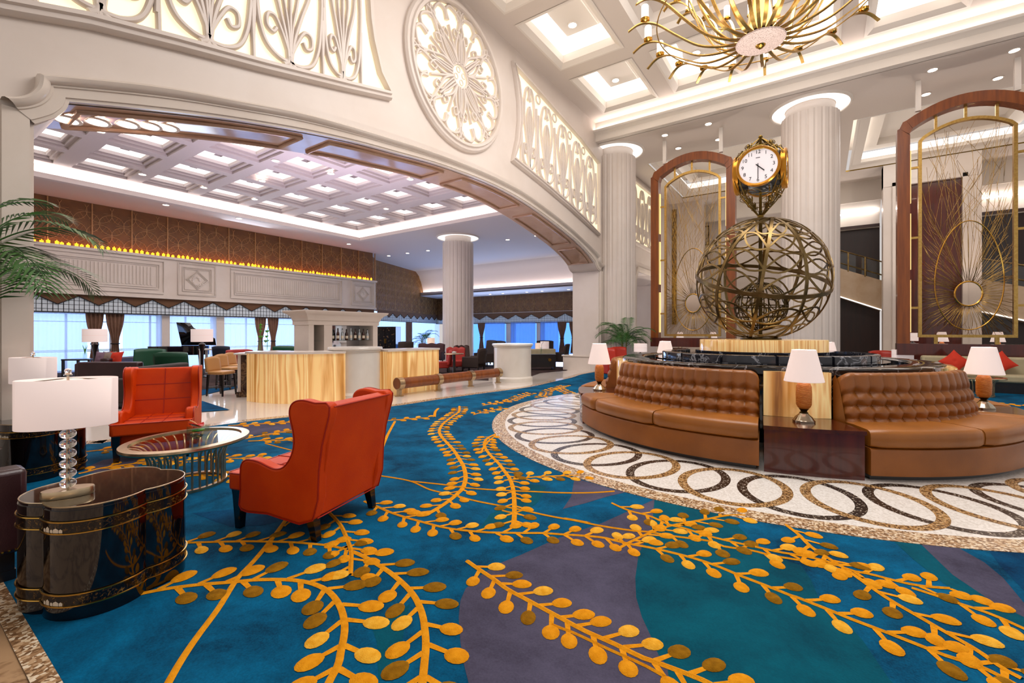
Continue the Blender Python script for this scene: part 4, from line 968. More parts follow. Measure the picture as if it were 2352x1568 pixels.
# palms
def palm(loc, label, h, nf, ln, seed, group=None, lw=.035, nl=22, pot=True, trunk=True, spread=1.0, stems=6):
    r = random.Random(seed); root = empty('potted_palm', loc, 0, label, 'plant', group)
    if pot:
        m = MB(); m.lathe([(.0001,0),(.2,0),(.26,.4),(.28,.42),(.26,.44),(.24,.38),(.0001,.36)], n=24, cap=False); m.build('pot', mat('planter_brown','3a2a20',.4) if 'planter_brown' not in MATS else MATS['planter_brown'], root)
    sts = []
    for k in range(stems):
        a = r.uniform(0,6.28); q = .1*r.random(); sts.append((q*cos(a), q*sin(a)))
    if trunk:
        m = MB()
        for x, y in sts: m.tube([(x,y,.36 if pot else 0),(x*1.5,y*1.5,h*.55),(x*2.2,y*2.2,h*.8)], [.022,.018,.01], 6)
        m.build('stem', stemM, root)
    for k in range(nf):
        a = 2*pi*k*.618*1.0+r.uniform(-.3,.3); el = r.uniform(.25,1.35); L_ = ln*r.uniform(.75,1.1); sx, sy = sts[k % stems]
        z0 = h*r.uniform(.55,.8); pts = []
        for i in range(nl+1):
            t = i/nl; el2 = el-(1.5+.5*(1-el/1.35))*t*t*1.0
            if i == 0: p = Vector((sx*2,sy*2,z0))
            else: p = pts[-1]+Vector((cos(a)*cos(el2)*spread, sin(a)*cos(el2)*spread, sin(el2)))*L_/nl
            pts.append(p)
        m = MB(); m.tube(pts, [.009*(1-.85*i/nl)+.001 for i in range(nl+1)], 4)
        for i in range(3, nl):
            t = i/nl; d = (pts[i+1]-pts[i]).normalized(); sd = d.cross(Vector((0,0,1)))
            if sd.length < 1e-4: sd = Vector((1,0,0))
            sd.normalize(); up = sd.cross(d)
            ll = L_*.36*sin(pi*min(1,.12+.86*t))**.7*r.uniform(.9,1.1)
            for s in (-1,1):
                dr = (d*.75+sd*s*.75+up*.12).normalized(); q = pts[i]; wv = d*lw*.5
                tip = q+dr*ll+Vector((0,0,-ll*.28)); md = q+dr*ll*.5+Vector((0,0,-ll*.02))
                m.add([tuple(q),tuple(md-wv*.6),tuple(tip),tuple(md+wv*.6)], [(0,1,2,3)])
        m.build('frond', leafM, root, ang=180, recalc=False)
    return root
pl = dep(-105,700,3.95); palm((pl[0],pl[1],.012), 'green palm leaning in at the left edge before the arch pier', 2.75, 16, 1.35, 3, lw=.05, nl=26)
palm((-5.95,16.0,.012), 'bushy green palm beside the small fluted column', 1.75, 34, 1.15, 11, lw=.05, nl=20)
# ---------------------------------------------------------------- bar and lounge beyond the arch
fretB = mat('fretwork_backing', '6e4a2c', .6, c2='80582f', scale=3)
fretR = mat('fretwork_ring', 'a57c4c', .45, c2='b98e5c', scale=10)
BX = -22.6
def fret(mb, P, w, h, R=.42):
    """rows of overlapping rings on a plane; P maps (u,v,d)"""
    r = random.Random(3); rows = int(h/(R*1.05))+1; cols = int(w/(R*1.75))+2
    for i in range(cols):
        for j in range(rows):
            u, v = (i+(.5 if j % 2 else 0))*R*1.75, j*R*1.0+R*.3
            if u > w: continue
            pts = [P(u+R*.92*cos(a), v+R*.92*sin(a), .012) for a in [2*pi*k/20 for k in range(20)] ]
            ok = [0 <= u+R*.92*cos(2*pi*k/20) <= w and 0 <= v+R*.92*sin(2*pi*k/20) <= h for k in range(20)]
            for k in range(20):
                if ok[k] and ok[(k+1)%20]: mb.tube([pts[k],pts[(k+1)%20]], .011, 4)
            for k in range(6):
                a = pi*k/6*2; e = (u+R*.9*cos(a), v+R*.9*sin(a))
                if 0 <= e[0] <= w and 0 <= e[1] <= h and 0<=v<=h: mb.tube([P(u+.12*cos(a),v+.12*sin(a),.012),P(*e,.012)], .006, 3)
# back wall: header, piers, daylight panes
m = MB(); m.box(-23.6,-4,2.2,-23.25,18.2,BZ); m.box(-23.6,-4,0,-22.9,2.9,2.4)
for px0, px1 in ((369,387),(494,512),(702,724)):
    y0, y1 = onX(px0,770,-23.1)[1], onX(px1,770,-23.1)[1]; m.box(-23.6,y0,0,-22.95,y1,2.4)
m.box(-34,-4.2,0,-8.1,-4,BZ); struct(m, 'wall_far', wallM)
m = MB(); m.box(-24.3,2.5,0,-24.2,18.2,2.6); struct(m, 'window_5', paneM)
m = MB()
for z in (.75,.8,1.9): m.box(-23.7,2.9,z,-23.62,18.2,z+.03)
for i in range(12): m.box(-23.7,3.2+i*1.3,0,-23.62,3.26+i*1.3,2.4)
struct(m, 'window_6', whiteM)
def wavy(name, P, w, h, mt, label, cat, group=None, amp=.05, wl=.16, tie=None, kind=None):
    m = MB(); n = max(12, int(w/wl*6)); rows = 14 if tie else 1
    def fn(i, j):
        v = j; k = 1
        if tie: k = 1-.62*math.exp(-((v-tie)/.28)**2) if v >= tie else .38+.35*(1-math.exp(-((tie-v)/.3)**2))
        u = .5*w+(i-.5)*w*k
        return P(u, v*h, amp*sin(2*pi*i*w/wl)*(.4+.6*k))
    m.grid(fn, n, rows); o = m.build(name, mt, recalc=False, ang=180)
    tag(o, label, cat, group)
    if tie:
        t = MB(); t.tube([P(.5*w+.22*w*cos(a), tie*h, amp*1.4*sin(a)) for a in [2*pi*q/12 for q in range(12)]], .02, 5, True); t.build('tie_back', valT, o)
    return o
X0 = -23.08
for i, (a, b, lb) in enumerate(((78,200,'pale sheer curtain left of the first pair of brown drapes'),(282,369,'pale sheer curtain between the brown drapes and the piano'),(387,494,'pale sheer curtain behind the black grand piano'),(512,590,'pale sheer curtain behind the bar stools'),(632,702,'pale sheer curtain between the bar vases and the bottle cabinet'))):
    ya, yb = onX(a,770,X0)[1], onX(b,770,X0)[1]
    wavy('sheer_curtain', lambda u,v,d: (X0+d,ya+u,v+.01), yb-ya, 2.3, sheerM, lb, 'curtain', 'sheers of the bar windows', .035, .22)
for a, b, lb in ((195,238,'brown tied drape behind the lounge lamp, the left of its pair'),(241,287,'brown tied drape just right of the lounge lamp shade'),(584,610,'brown tied drape behind the bar vases, the left of its pair'),(613,640,'brown tied drape behind the bar vases, the right of its pair')):
    ya, yb = onX(a,770,-22.95)[1], onX(b,770,-22.95)[1]
    wavy('drape', lambda u,v,d: (-22.92+d,ya+u,v+.01), yb-ya, 2.28, curtM, lb, 'curtain', 'brown drapes of the bar windows', .05, .13, .46)
def valance(P, L, label, y0=0, per=1.12):
    root = None; m = MB(); n = int(L/per); zz = []
    for i in range(n+1): zz += [(i*per,.63),((i+.5)*per,.30)]
    zz = [(u-y0,v) for u,v in zz if 0 <= u-y0 <= L]
    if zz[0][0] > .01: zz = [(0,.45)]+zz
    if zz[-1][0] < L-.01: zz.append((L,.45))
    m.add([P(u,v,.03) for u,v in [(0,.8)]+zz+[(L,.8)]]+[P(u,v,.0) for u,v in [(0,.8)]+zz+[(L,.8)]], [tuple(range(len(zz)+2)), tuple(range(2*len(zz)+3,len(zz)+1,-1))])
    root = m.build('valance', valM, recalc=False); tag(root, label, 'valance')
    t = MB(); t.tube([P(u,v,.035) for u,v in zz], .018, 5); t.tube([P(0,.0,.0),P(L,.0,.0)], .022, 5); t.build('piping', valT, root)
    p = MB(); p.add([P(0,0,-.02),P(L,0,-.02),P(L,.8,-.02),P(0,.8,-.02)], [(0,1,2,3)]); p.build('blind', mat('pale_blind','c9cfd2',.9,emis='b9cbe0',es=.12) if 'pale_blind' not in MATS else MATS['pale_blind'], root, recalc=False)
    q = MB(); k = int(L/.14)
    for i in range(k): q.box(0,0,0,0,0,0) if False else q.tube([P(i*.14,0,-.012),P(i*.14,.7,-.012)], .008 if i%2 else .012, 3)
    for v in (.12,.3,.46): q.tube([P(0,v,-.012),P(L,v,-.012)], .008, 3)
    q.build('plaid_lines', valT, root); return root
valance(lambda u,v,d: (-22.75+d,2.9+u,2.24+v*.95), 15.2, 'brown zigzag valance with plaid blind along the long bar window wall', .45)
# carved stone frieze
m = MB(); m.box(-23.2,-4,2.92,BX,18.12,4.62); m.box(-23.2,-4,4.56,BX+.1,18.16,4.66); m.box(-23.2,-4,2.9,BX+.05,18.14,3.0)
for ya, yb, fl in ((-2.5,7.3,1),(7.75,9.25,0),(9.8,15.75,1),(16.35,18.0,0)):
    def frame(d, w, h):
        r = (ya+d, 3.08+d, yb-d, 4.5-d)
        m.tube([(BX+.02,r[0],r[1]),(BX+.02,r[2],r[1]),(BX+.02,r[2],r[3]),(BX+.02,r[0],r[3])], w, 4, True)
    frame(.04,.05,0); frame(.2,.035,0); frame(.27,.02,0)
    if fl:
        y = ya+.36
        while y < yb-.36: m.box(BX-.02,y,3.42,BX+.03,y+.06,4.16); y += .115
    else:
        yc, zc = (ya+yb)/2, 3.79
        for R in (.42,.34): m.tube([(BX+.02,yc+R,zc),(BX+.02,yc,zc+R*.95),(BX+.02,yc-R,zc),(BX+.02,yc,zc-R*.95)], .03, 4, True)
        for i in range(16):
            a = i*.4; R = .08+.012*i; m.ball((BX+.01,yc+R*cos(a),zc+R*sin(a)), .045, 6, 4)
struct(m, 'wall_frieze', wallM2, ang=40)
# fretwork wall above
m = MB(); m.box(-23.2,-4,4.6,-22.86,18.1,BZ-.005); wp = struct(m, 'wall_panel', fretB)
m = MB(); fret(m, lambda u,v,d: (-22.86+d,2.0+u,4.7+v), 16.0, 1.66); m.build('ring_relief', fretR, wp)
m = MB()
for i in range(14): y = 2.7+i*1.197; m.box(-22.88,y-.02,4.62,-22.82,y+.02,BZ-.01)
m.build('seam_strip', fretR, wp)
m = MB(); m.lathe([(.0001,0),(.05,0),(.055,.09),(.05,.1)], n=8, cap=False); m.ball((0,0,.1), (.018,.018,.045), 6, 5)
cand = m.build('candle', glow('amber_candle_glow','ffa41e',3.2)); cand.location = (BX-.06,3.0,4.665)
rc = random.Random(2); N_C = 84
candG = 'amber candles along the top of the carved stone frieze'
tag(cand, 'glowing amber candle in the long row on the carved stone frieze', 'candle', candG)
for i in range(1, N_C):
    c = cand.copy(); COL.objects.link(c); c.location = (BX-.06+rc.uniform(-.05,.05),3.0+i*.178+rc.uniform(-.03,.03),4.665); c.scale = (1,1,rc.uniform(.8,1.25))
# receding fretwork wall and far wall
fA, fB = (-24.9,20.0), (-28.7,30.3)
def wallP(a, b):
    dx, dy = b[0]-a[0], b[1]-a[1]; l = hypot(dx,dy); ux, uy = dx/l, dy/l
    return l, lambda u,v,d: (a[0]+ux*u+uy*d, a[1]+uy*u-ux*d, v)
for k, (a, b, z0, z1, lab) in enumerate((((-23.2,18.15),fA,2.95,BZ,'a'),(fA,fB,2.95,BZ,'b'),((-28.7,29.6),(-8.1,29.6),3.05,4.6,'c'))):
    l, P = wallP(a, b); m = MB(); m.add([P(0,z0,0),P(l,z0,0),P(l,z1,0),P(0,z1,0),P(0,z0,-.2),P(l,z0,-.2),P(l,z1,-.2),P(0,z1,-.2)], [(0,1,2,3),(7,6,5,4),(0,4,5,1),(3,2,6,7),(0,3,7,4),(1,5,6,2)])
    w = struct(m, 'wall_panel', fretB); m = MB(); fret(m, lambda u,v,d: P(u,z0+v,d), l, z1-z0-.05, .5); m.build('ring_relief', fretR, w)
    m = MB()
    for i in range(int(l/1.3)+1): u = min(i*1.3,l-.02); m.tube([P(u,z0,.01),P(u,z1-.02,.01)], .018, 4)
    m.build('seam_strip', fretR, w)
l, P = wallP(fA, fB)
valance(lambda u,v,d: P(u,2.3+v*.9,.1+d), l, 'brown zigzag valance over the bright window behind the black cabinet', .2)
m = MB(); m.add([P(-1,0,-.8),P(l+.5,0,-.8),P(l+.5,3,-.8),P(-1,3,-.8)],[(0,1,2,3)]); struct(m, 'window_7', paneM, recalc=False)
wavy('sheer_curtain', lambda u,v,d: P(u,v+.01,d-.1), l, 2.3, sheerM, 'pale sheer curtain behind the lounge palm and black cabinet', 'curtain', None, .04, .25)
wavy('drape', lambda u,v,d: P(4.2+u,v+.01,d+.02), 1.0, 2.3, curtM, 'dark drape standing behind the lounge palm', 'curtain', None, .05, .14)
l2, Q = wallP((-28.4,29.5), (-8.1,29.5))
valance(lambda u,v,d: Q(u,2.25+v*1.0,.1+d), l2, 'brown zigzag valance over the blue windows of the far lounge wall', .1, 1.45)
m = MB(); m.add([Q(0,0,-.8),Q(l2,0,-.8),Q(l2,3,-.8),Q(0,3,-.8)],[(0,1,2,3)]); struct(m, 'window_8', paneD, recalc=False)
m = MB()
for px0, px1 in ((1160,1172),(1230,1240)):
    a, b = onY(px0,770,29.3)[0], onY(px1,770,29.3)[0]; m.box(a,29.45,0,b,30.1,2.4)
m.box(-13.2,29.45,0,-8.1,30.3,2.3); m.box(-27.4,29.5,2.2,-8.1,30.3,3.1); struct(m, 'wall_lounge', wallM)
for a, b, lb in ((1113,1160,'blue sheer curtain right of the lounge column'),(1172,1230,'blue sheer curtain between the far window piers, above the cream pedestal'),(1240,1282,'blue sheer curtain left of the far brown drapes')):
    xa, xb = onY(a,770,29.3)[0], onY(b,770,29.3)[0]
    wavy('sheer_curtain', lambda u,v,d: (xa+u,29.32+d,v+.01), xb-xa, 2.3, sheerD, lb, 'curtain', 'blue sheers of the far lounge wall', .045, .3)
for a, b, lb in ((1097,1115,'brown tied drape close to the right side of the lounge column'),(1280,1302,'brown tied drape of the far wall, the left of its pair'),(1307,1327,'brown tied drape of the far wall next to the white pier')):
    xa, xb = onY(a,770,29.2)[0], onY(b,770,29.2)[0]
    wavy('drape', lambda u,v,d: (xa+u,29.2+d,v+.01), xb-xa, 2.28, curtM, lb, 'curtain', 'brown drapes of the far lounge wall', .05, .14, .46)
# lounge carpets
m = MB(); m.flat([g2(*p) for p in ((466,922),(528,942),(470,946),(380,949),(300,940),(380,915))], .012, 0)
m.flat([g2(*p) for p in ((70,952),(300,938),(380,914),(440,898),(500,890),(560,883),(700,868),(700,845),(70,850))], .008, 1)
m.flat([g2(*p) for p in ((1000,864),(1060,872),(1122,874),(1122,868),(1215,866),(1240,857),(1300,851),(1322,843),(1000,835))], .008, 1)
m.flat([g2(*p) for p in ((465,908),(505,899),(562,889),(562,884),(500,891),(440,899))], .012, 0)
tag(m.build('lounge_carpet', [cpDeep, carpet_mat('lounge_carpet_brown','241a18','4a3a36',2.5)], recalc=False), 'dark patterned lounge carpet between the bar and the windows', 'carpet')
# ---- onyx bar
bp = spline([(-10.35,4.84),(-9.9,4.88),(-9.4,5.03),(-8.95,5.4),(-8.63,6.0),(-8.5,6.7),(-8.45,7.6),(-8.4,8.8)], 8)
root = empty('bar_counter', (-9.2,7,0), 0, 'long bar counter faced with glowing striped onyx, rounded at its left end', 'bar'); off = Matrix.Translation((9.2,-7,0))
for seg in ([p for p in bp if p[1] < 6.13], [p for p in bp if p[1] > 7.1]):
    pts = [(x,y,0) for x, y in seg]
    m = MB(); m.M = off; m.sweep(pts, [(-.3,0),(0,0),(0,1.04),(-.3,1.04)]); m.build('onyx_front', onyxB, root, ang=40)
    m = MB(); m.M = off; m.sweep(pts, [(-.7,1.04),(.04,1.04),(.04,1.085),(-.7,1.085)]); m.build('counter_top', wallM2, root, ang=40)
    m = MB(); m.M = off; m.sweep(pts, [(-.62,0),(-.32,0),(-.32,.85),(-.62,.85)]); m.build('inner_counter', dkwood, root)
e = [onZ(543,905)[:2], onZ(553,912)[:2], onZ(583,911)[:2]]
root = empty('marble_end_counter', (e[1][0],e[1][1],0), YAW+radians(6), 'brown veined marble end counter at the left end of the onyx bar', 'counter')
m = MB(); m.box(0,-.0,0,.5,1.4,.98); m.build('marble_block', emper, root); m = MB(); m.box(-.08,.02,.12,0,1.4,.98); m.build('cream_side', wallM2, root); m = MB(); m.box(-.14,-.04,.98,.55,1.5,1.02); m.build('counter_top', whiteStone, root); m = MB(); m.box(-.09,-.02,0,.0,1.4,.12); m.build('plinth', emper, root)
def pedestal(x, y, r, h, label, sx=1):
    root = empty('marble_pedestal', (x,y,0), 0, label, 'pedestal')
    m = MB(); m.lathe([(r+.05,0),(r+.05,.1),(r+.02,.13),(r,.15),(r,h-.12),(r+.01,h-.1)], n=64, sx=sx); m.build('drum', whiteStone, root, ang=25)
    m = MB(); m.lathe([(r,h-.12),(r+.025,h-.1),(r+.03,h-.07),(r+.06,h-.055),(r+.06,h-.02),(r+.05,h),(.0001,h)], n=64, cap=False, sx=sx); m.build('cap_moulding', whiteStone, root, ang=25); return root
pedestal(-8.98,6.62,.55,1.16, 'white marble drum pedestal breaking the front of the onyx bar')
pedestal(-7.95,11.62,.58,1.15, 'cream marble drum pedestal at the far end of the wooden rail')
# wooden rail bench
pa, pb = Vector((-8.17,7.15,.3)), Vector((-7.93,10.9,.3))
root = empty('rail_bench', (pa+pb)/2-Vector((0,0,.3)), 0, 'low round mahogany rail on four brass posts in front of the bar', 'bench'); off = -((pa+pb)/2-Vector((0,0,.3)))
m = MB(); m.M = Matrix.Translation(off); m.tube([pa,pb], .13, 24); m.build('rail', mhwood, root, ang=40)
for t in (.02,.345,.665,.98):
    c = pa.lerp(pb,t); d = (pb-pa).normalized()
    m = MB(); m.M = Matrix.Translation(off); m.tube([c-d*.07,c+d*.07], .145, 24); m.box(c.x-.035,c.y-.05,.015,c.x+.035,c.y+.05,.2); m.lathe([(.1,0),(.1,.02)], (c.x,c.y,0), 16); m.build('post', chamM, root, ang=40)
# bottle cabinet
root = empty('bottle_cabinet', (-11.55,8.0,0), 0, 'cream stone bottle cabinet with flared cornice and mirrored back inside the round bar', 'cabinet')
m = MB()
for y0, y1 in ((-1.2,-1.05),(-.75,-.5),(.88,1.05)): m.box(-.35,y0,0,.35,y1,1.75)
m.box(-.36,-1.2,0,.3,1.05,.85); m.box(-.4,-1.22,1.7,.36,1.1,1.85); m.build('stone_case', wallM2, root)
m = MB(); m.loft([[(a*sx,b*sy+(-.06),z) for sx,sy in ((-1,-1),(1,-1),(1,1),(-1,1))] for a,b,z in ((.38,1.18,1.82),(.4,1.2,1.9),(.46,1.26,1.98),(.54,1.34,2.03),(.56,1.36,2.06),(.56,1.36,2.09))], True, True); m.build('cornice', wallM2, root, ang=30)
m = MB(); m.box(-.34,-1.05,.85,-.3,.88,1.7); m.build('mirror_back', mat('mirror','c9ccd4',.03,1), root)
m = MB(); m.box(-.3,-1.05,1.26,.3,.88,1.275); m.build('glass_shelf', glassM, root)
m = MB(); m.lathe([(.0001,0),(.036,0),(.038,.01),(.038,.17),(.03,.2),(.013,.225),(.013,.29),(.016,.292),(.016,.305),(.0001,.306)], n=12, cap=False)
bot = [mat('bottle_dark_green','0a140c',.08), mat('bottle_amber','3a1606',.08), mat('bottle_black','08080a',.1), mat('bottle_clear','a8b0b4',.1)]
labM = mat('bottle_label','d8cdb8',.7)
b0 = m.build('bottle', bot[0]); m = MB(); m.lathe([(.0385,.05),(.0385,.13)], n=12, cap=False); m.build('paper_label', labM, b0); b0.location = (-11.35,7.62,1.276); b0['category'] = 'bottle'; b0['group'] = 'bottles on the cabinet shelf'
b0['label'] = 'bottle standing on the glass shelf of the stone bottle cabinet'
for i in range(1, 17):
    c = dup(b0, (-11.33+.1*(i%2),7.62+i*.072,1.276), i*.7, None)
    c.scale = (1.0,1.0,1+.18*((i*7)%5)/4-.05)
    c.data = b0.data if i%4 == 0 else c.data.copy(); c.data.materials[0] = bot[i % 4]
# vases with green stems on the counter
for k, (px, hh, lb) in enumerate(((605,1.0,'clear bar vase with a tall green stem, the left of two'),(622,.85,'clear bar vase with a shorter green stem, the right of two'))):
    v = onZ(px,806,1.09); root = empty('stem_vase', (v[0]-.25,v[1]+.05,1.09), 0, lb, 'vase')
    m = MB(); m.lathe([(.0001,0),(.06,0),(.05,.08),(.055,.18),(.04,.24),(.05,.26)], n=14, cap=False); m.build('glass_vase', glassM, root)
    m = MB(); m.tube([(0,0,.02),(.01,.0,.3),(-.01,.02,.62*hh)], .006, 5)
    m.build('stem', leafM2, root)
    for z in (.3,.42,.5,.56):
        m = MB(); z *= hh; q = .1*(1 if z < .35 else .6); s = -1 if int(z*100)%2 else 1
        m.grid(lambda u,w: (s*(u-.1)*q+.01, (w-.5)*q*sin(pi*u)*1.3, z+.05*u*s-.1*(u-.5)**2), 6, 4); m.build('leaf', leafM2, root, solid=.003, recalc=False)
# bar stools
def stool(loc, rz, label):
    root = empty('bar_stool', loc, rz, label, 'stool', 'tan leather bar stools by the marble end counter')
    m = MB(); m.box(-.2,-.2,.5,.2,.22,.58); m.build('seat', beigeL, root, bevel=.03)
    m = MB(); m.grid(lambda u,v: (-.2+.4*u, -.2-.05*v, .56+.36*v-.05*(2*u-1)**2*v), 8, 6); m.build('backrest', beigeL, root, solid=.06, recalc=False)
    for x in (-.18,.18):
        for y in (-.18,.2):
            m = MB(); m.loft([[(x*k+a*s,y*k+b*s,z) for a,b in ((-1,-1),(1,-1),(1,1),(-1,1))] for s,z,k in ((.014,0,1.12),(.022,.5,1))], True, True); m.build('leg', blkwood, root)
    m = MB(); m.tube([(-.19,-.19,.2),(.19,-.19,.2),(.19,.21,.2),(-.19,.21,.2)], .011, 5, True); m.build('footrest', blkwood, root)
for (px, py), lb in (((508,908),'tan leather bar stool nearest the lobby'),((526,893),'tan leather bar stool, second from the lobby'),((545,884),'tan leather bar stool half hidden behind the marble end counter')):
    g_ = onZ(px,py); stool((g_[0],g_[1],.008), YAW+radians(-100), lb)
# generic lounge pieces
def at(px, D, z=.008):
    v = dep(px,763,D); return (v[0],v[1],z)
def lounge_chair(loc, rz, label, mt, w=.72, h=.95, cat='armchair', wood_legs=True, arms=True, name='lounge_chair', scal=False, group=None):
    root = empty(name, loc, rz, label, cat, group)
    m = MB(); m.box(-w/2+.08,-.3,.2,w/2-.08,.36,.43); m.build('seat', mt, root, bevel=.03)
    m = MB(); n = 16
    def top(u): return h-(.05*(1-abs(sin(3*pi*u))) if scal else .03*(2*u-1)**4)
    m.grid(lambda u,v: (-w/2+w*u, -.34-.1*v+.08*(2*u-1)**2, .3+(top(u)-.3)*v), n, 6); m.build('backrest', mt, root, solid=.1, recalc=False)
    if arms:
        for s in (-1,1): m = MB(); m.box(s*w/2-.05,-.34,.2,s*w/2+.05,.3,.6); m.build('armrest', mt, root, bevel=.03)
    for x in (-w/2+.08,w/2-.08):
        for y in (-.3,.32): m = MB(); m.box(x-.025,y-.025,0,x+.025,y+.025,.22); m.build('leg', blkwood, root)
    return root
def sofa_(loc, rz, label, mt, w=1.8, h=.75):
    root = empty('lounge_sofa', loc, rz, label, 'sofa')
    m = MB(); m.box(-w/2,-.4,.1,w/2,.42,.38); m.build('base', mt, root, bevel=.03); m = MB(); m.box(-w/2,-.45,.1,w/2,-.22,h); m.build('backrest', mt, root, bevel=.04)
    for s in (-1,1): m = MB(); m.box(s*(w/2-.08)-.1,-.42,.1,s*(w/2-.08)+.1,.42,.58); m.build('armrest', mt, root, bevel=.04)
    for k in range(2): m = MB(); m.box(-w/2+.2+k*(w/2-.2),-.2,.38,-w/2+.2+(k+1)*(w/2-.2)-.01,.42,.48); m.build('seat_cushion', mt, root, bevel=.03)
    for x in (-w/2+.1,w/2-.1): m = MB(); m.box(x-.03,-.35,0,x+.03,.35,.1); m.build('leg', blkwood, root)
    return root
def square_lamp(loc, label, h=1.6, w=.62, sh=.42, mt=None, cat='lamp', group=None, round_=False):
    root = empty('floor_lamp' if h > 1 else 'drum_lamp', loc, 0, label, cat, group)
    m = MB(); m.lathe([(.13,0),(.13,.03),(.05,.05)], n=20); m.build('lamp_base', blkwood, root)
    m = MB(); b = h-sh; m.lathe([(.045,.05),(.045,b*.6),(.05,b*.72),(.1,b*.93),(.03,b*.97),(.02,b+.05)], n=16); m.build('stem', blkwood, root)
    m = MB(); m.lathe([(w/2,b),(w/2,h),(w/2-.01,h),(w/2-.01,b),(w/2,b)], n=32, cap=False); m.build('lamp_shade', mt or shadeM, root, ang=50)
    m = MB(); m.lathe([(w/2+.002,b+sh*.5),(w/2+.002,b+sh*.5+.004)], n=32, cap=False); m.build('shade_seam', trimM, root); return root
square_lamp(at(218,14.6), 'white-shaded lamp on a black stand in front of the brown lounge drapes')
square_lamp(at(464,15.0), 'white-shaded lamp on a black stand in front of the grand piano')
square_lamp(at(706,19.5), 'white-shaded lamp just left of the stone bottle cabinet')
square_lamp(at(990,24), 'small peach-shaded lamp beside the lounge palm', 1.2, .4, .3, shadeW)
square_lamp(at(1251,22), 'square-looking white lamp shade over the beige lounge sofa', 1.05, .42, .36)
square_lamp(at(1237,23), 'peach lamp shade half behind the white one at the beige lounge sofa', .95, .34, .3, shadeW)
lounge_chair(at(332,13.3), YAW+radians(180+20), 'green leather wing chair left of the grand piano', greenL, .78, 1.0, group='green leather wing chairs')
lounge_chair(at(412,12.0), YAW+radians(8), 'green leather wing chair with its back to the room, below the grand piano', greenL, .78, .98, group='green leather wing chairs')
lounge_chair(at(659,17.5), YAW+radians(10), 'green chair back showing above the onyx bar', greenL, .75, .98, group='green leather wing chairs')
lounge_chair(at(535,14.5), YAW+radians(60), 'red upholstered chair behind the bar stools', redL, .8, .95)
lounge_chair(at(523,16.5), YAW+radians(0), 'dark navy chair back under the bar window', mat('navy_fabric','10182a',.7), .6, 1.0)
sofa_(at(278,11.2), YAW+radians(6), 'dark brown lounge sofa with its back to the room, behind the orange wing chair', darkL, 1.35, .78)
sofa_(at(250,14.0), YAW+radians(100), 'plum lounge sofa holding the bright cushions', darkL, 1.5, .72)
sofa_(at(330,9.6), YAW+radians(95), 'grey-brown sofa partly hidden by the far orange wing chair', brownF, 1.6, .8)
def cushion(loc, rot, s, mt, label, group=None):
    m = MB(); m.grid(lambda u,v: ((u-.5)*s*(1-.12*sin(pi*v)), (v-.5)*s*(1-.12*sin(pi*u)), .09*s*2*(sin(pi*u)*sin(pi*v))**.5-.05*s*math.exp(-((u-.5)**2+(v-.5)**2)/.01)), 14, 14)
    m.grid(lambda u,v: ((u-.5)*s*(1-.12*sin(pi*v)), (v-.5)*s*(1-.12*sin(pi*u)), -.07*s*2*(sin(pi*u)*sin(pi*v))**.5), 14, 14)
    o = m.build('cushion', mt, ang=60); o.location = loc; o.rotation_euler = rot; return tag(o, label, 'cushion', group)
for px, mt, lb in ((233,mat('lilac_fabric','7a6070',.8),'lilac cushion on the plum lounge sofa'),(249,mat('striped_fabric','8a7a70',.8),'grey cushion on the plum lounge sofa'),(266,redF,'red cushion on the plum lounge sofa')):
    v = at(px,13.6); cushion((v[0],v[1],.72), (radians(75),0,YAW), .42, mt, lb)
def side_table(loc, rz, label, w, d, h, mt=blkwood, name='side_table'):
    root = empty(name, loc, rz, label, 'table')
    m = MB(); m.box(-w/2,-d/2,h-.05,w/2,d/2,h); m.build('table_top', mt, root, bevel=.006)
    for x in (-w/2+.04,w/2-.04):
        for y in (-d/2+.04,d/2-.04): m = MB(); m.box(x-.03,y-.03,0,x+.03,y+.03,h-.05); m.build('leg', mt, root)
    return root
side_table(at(192,15.3), YAW, 'black side table under the lounge lamp by the window', .95, .6, .6)
v = at(195,15.3); root = empty('plant_vase', (v[0],v[1],.61), 0, 'small vase of green leaves on the black side table', 'vase')
m = MB(); m.lathe([(.0001,0),(.05,0),(.06,.12),(.04,.2)], n=12, cap=False); m.build('glass_vase', glassM, root); m = MB()
for a in (0,1.3,2.5,4,5.2): m.add([(0,0,.1),(.03*cos(a),.03*sin(a),.3),(.08*cos(a),.08*sin(a),.48),(.01*cos(a+1),.01*sin(a+1),.3)],[(0,1,2,3)])
m.build('leaves', leafM2, root, recalc=False)
# grand piano
root = empty('grand_piano', at(424,17.2), YAW+radians(12), 'black grand piano with raised lid before the bar windows', 'piano')
body = spline([(-1.05,-.75),(-1.05,.75),(-.6,.75),(.1,.62),(.6,.2),(1.0,0),(1.05,-.4),(.8,-.72),(.2,-.75)], 4, True)
m = MB(); m.prism([(x,y) for x,y in body], .68, 1.02); m.build('case', lacq, root, ang=30)
m = MB(); m.box(-1.32,-.72,.66,-1.0,.72,.8); m.build('keyboard', lacq, root)
m = MB(); m.box(-1.28,-.6,.8,-1.06,.6,.815); m.build('keys', whiteM, root)
m = MB(); c45 = 1.15
m.add([(x,.68-(z-1.03)*.5,z) for x,z in ((-.42,1.03),(-.42,1.95),(.12,1.93),(.22,1.74),(.6,1.5),(1.0,1.3),(1.0,1.03))], [tuple(range(7))]); m.build('lid', lacq, root, solid=.03, recalc=False)
for x, y in ((-.85,-.5),(-.85,.5),(.75,-.3)): m = MB(); m.lathe([(.05,0),(.04,.1),(.07,.5),(.09,.68)], (x,y,0), 12); m.build('leg', lacq, root)
m = MB(); m.box(-.55,-.1,.1,-.5,.1,.68); m.build('pedal_lyre', lacq, root); root.scale = (.86,.86,.96)
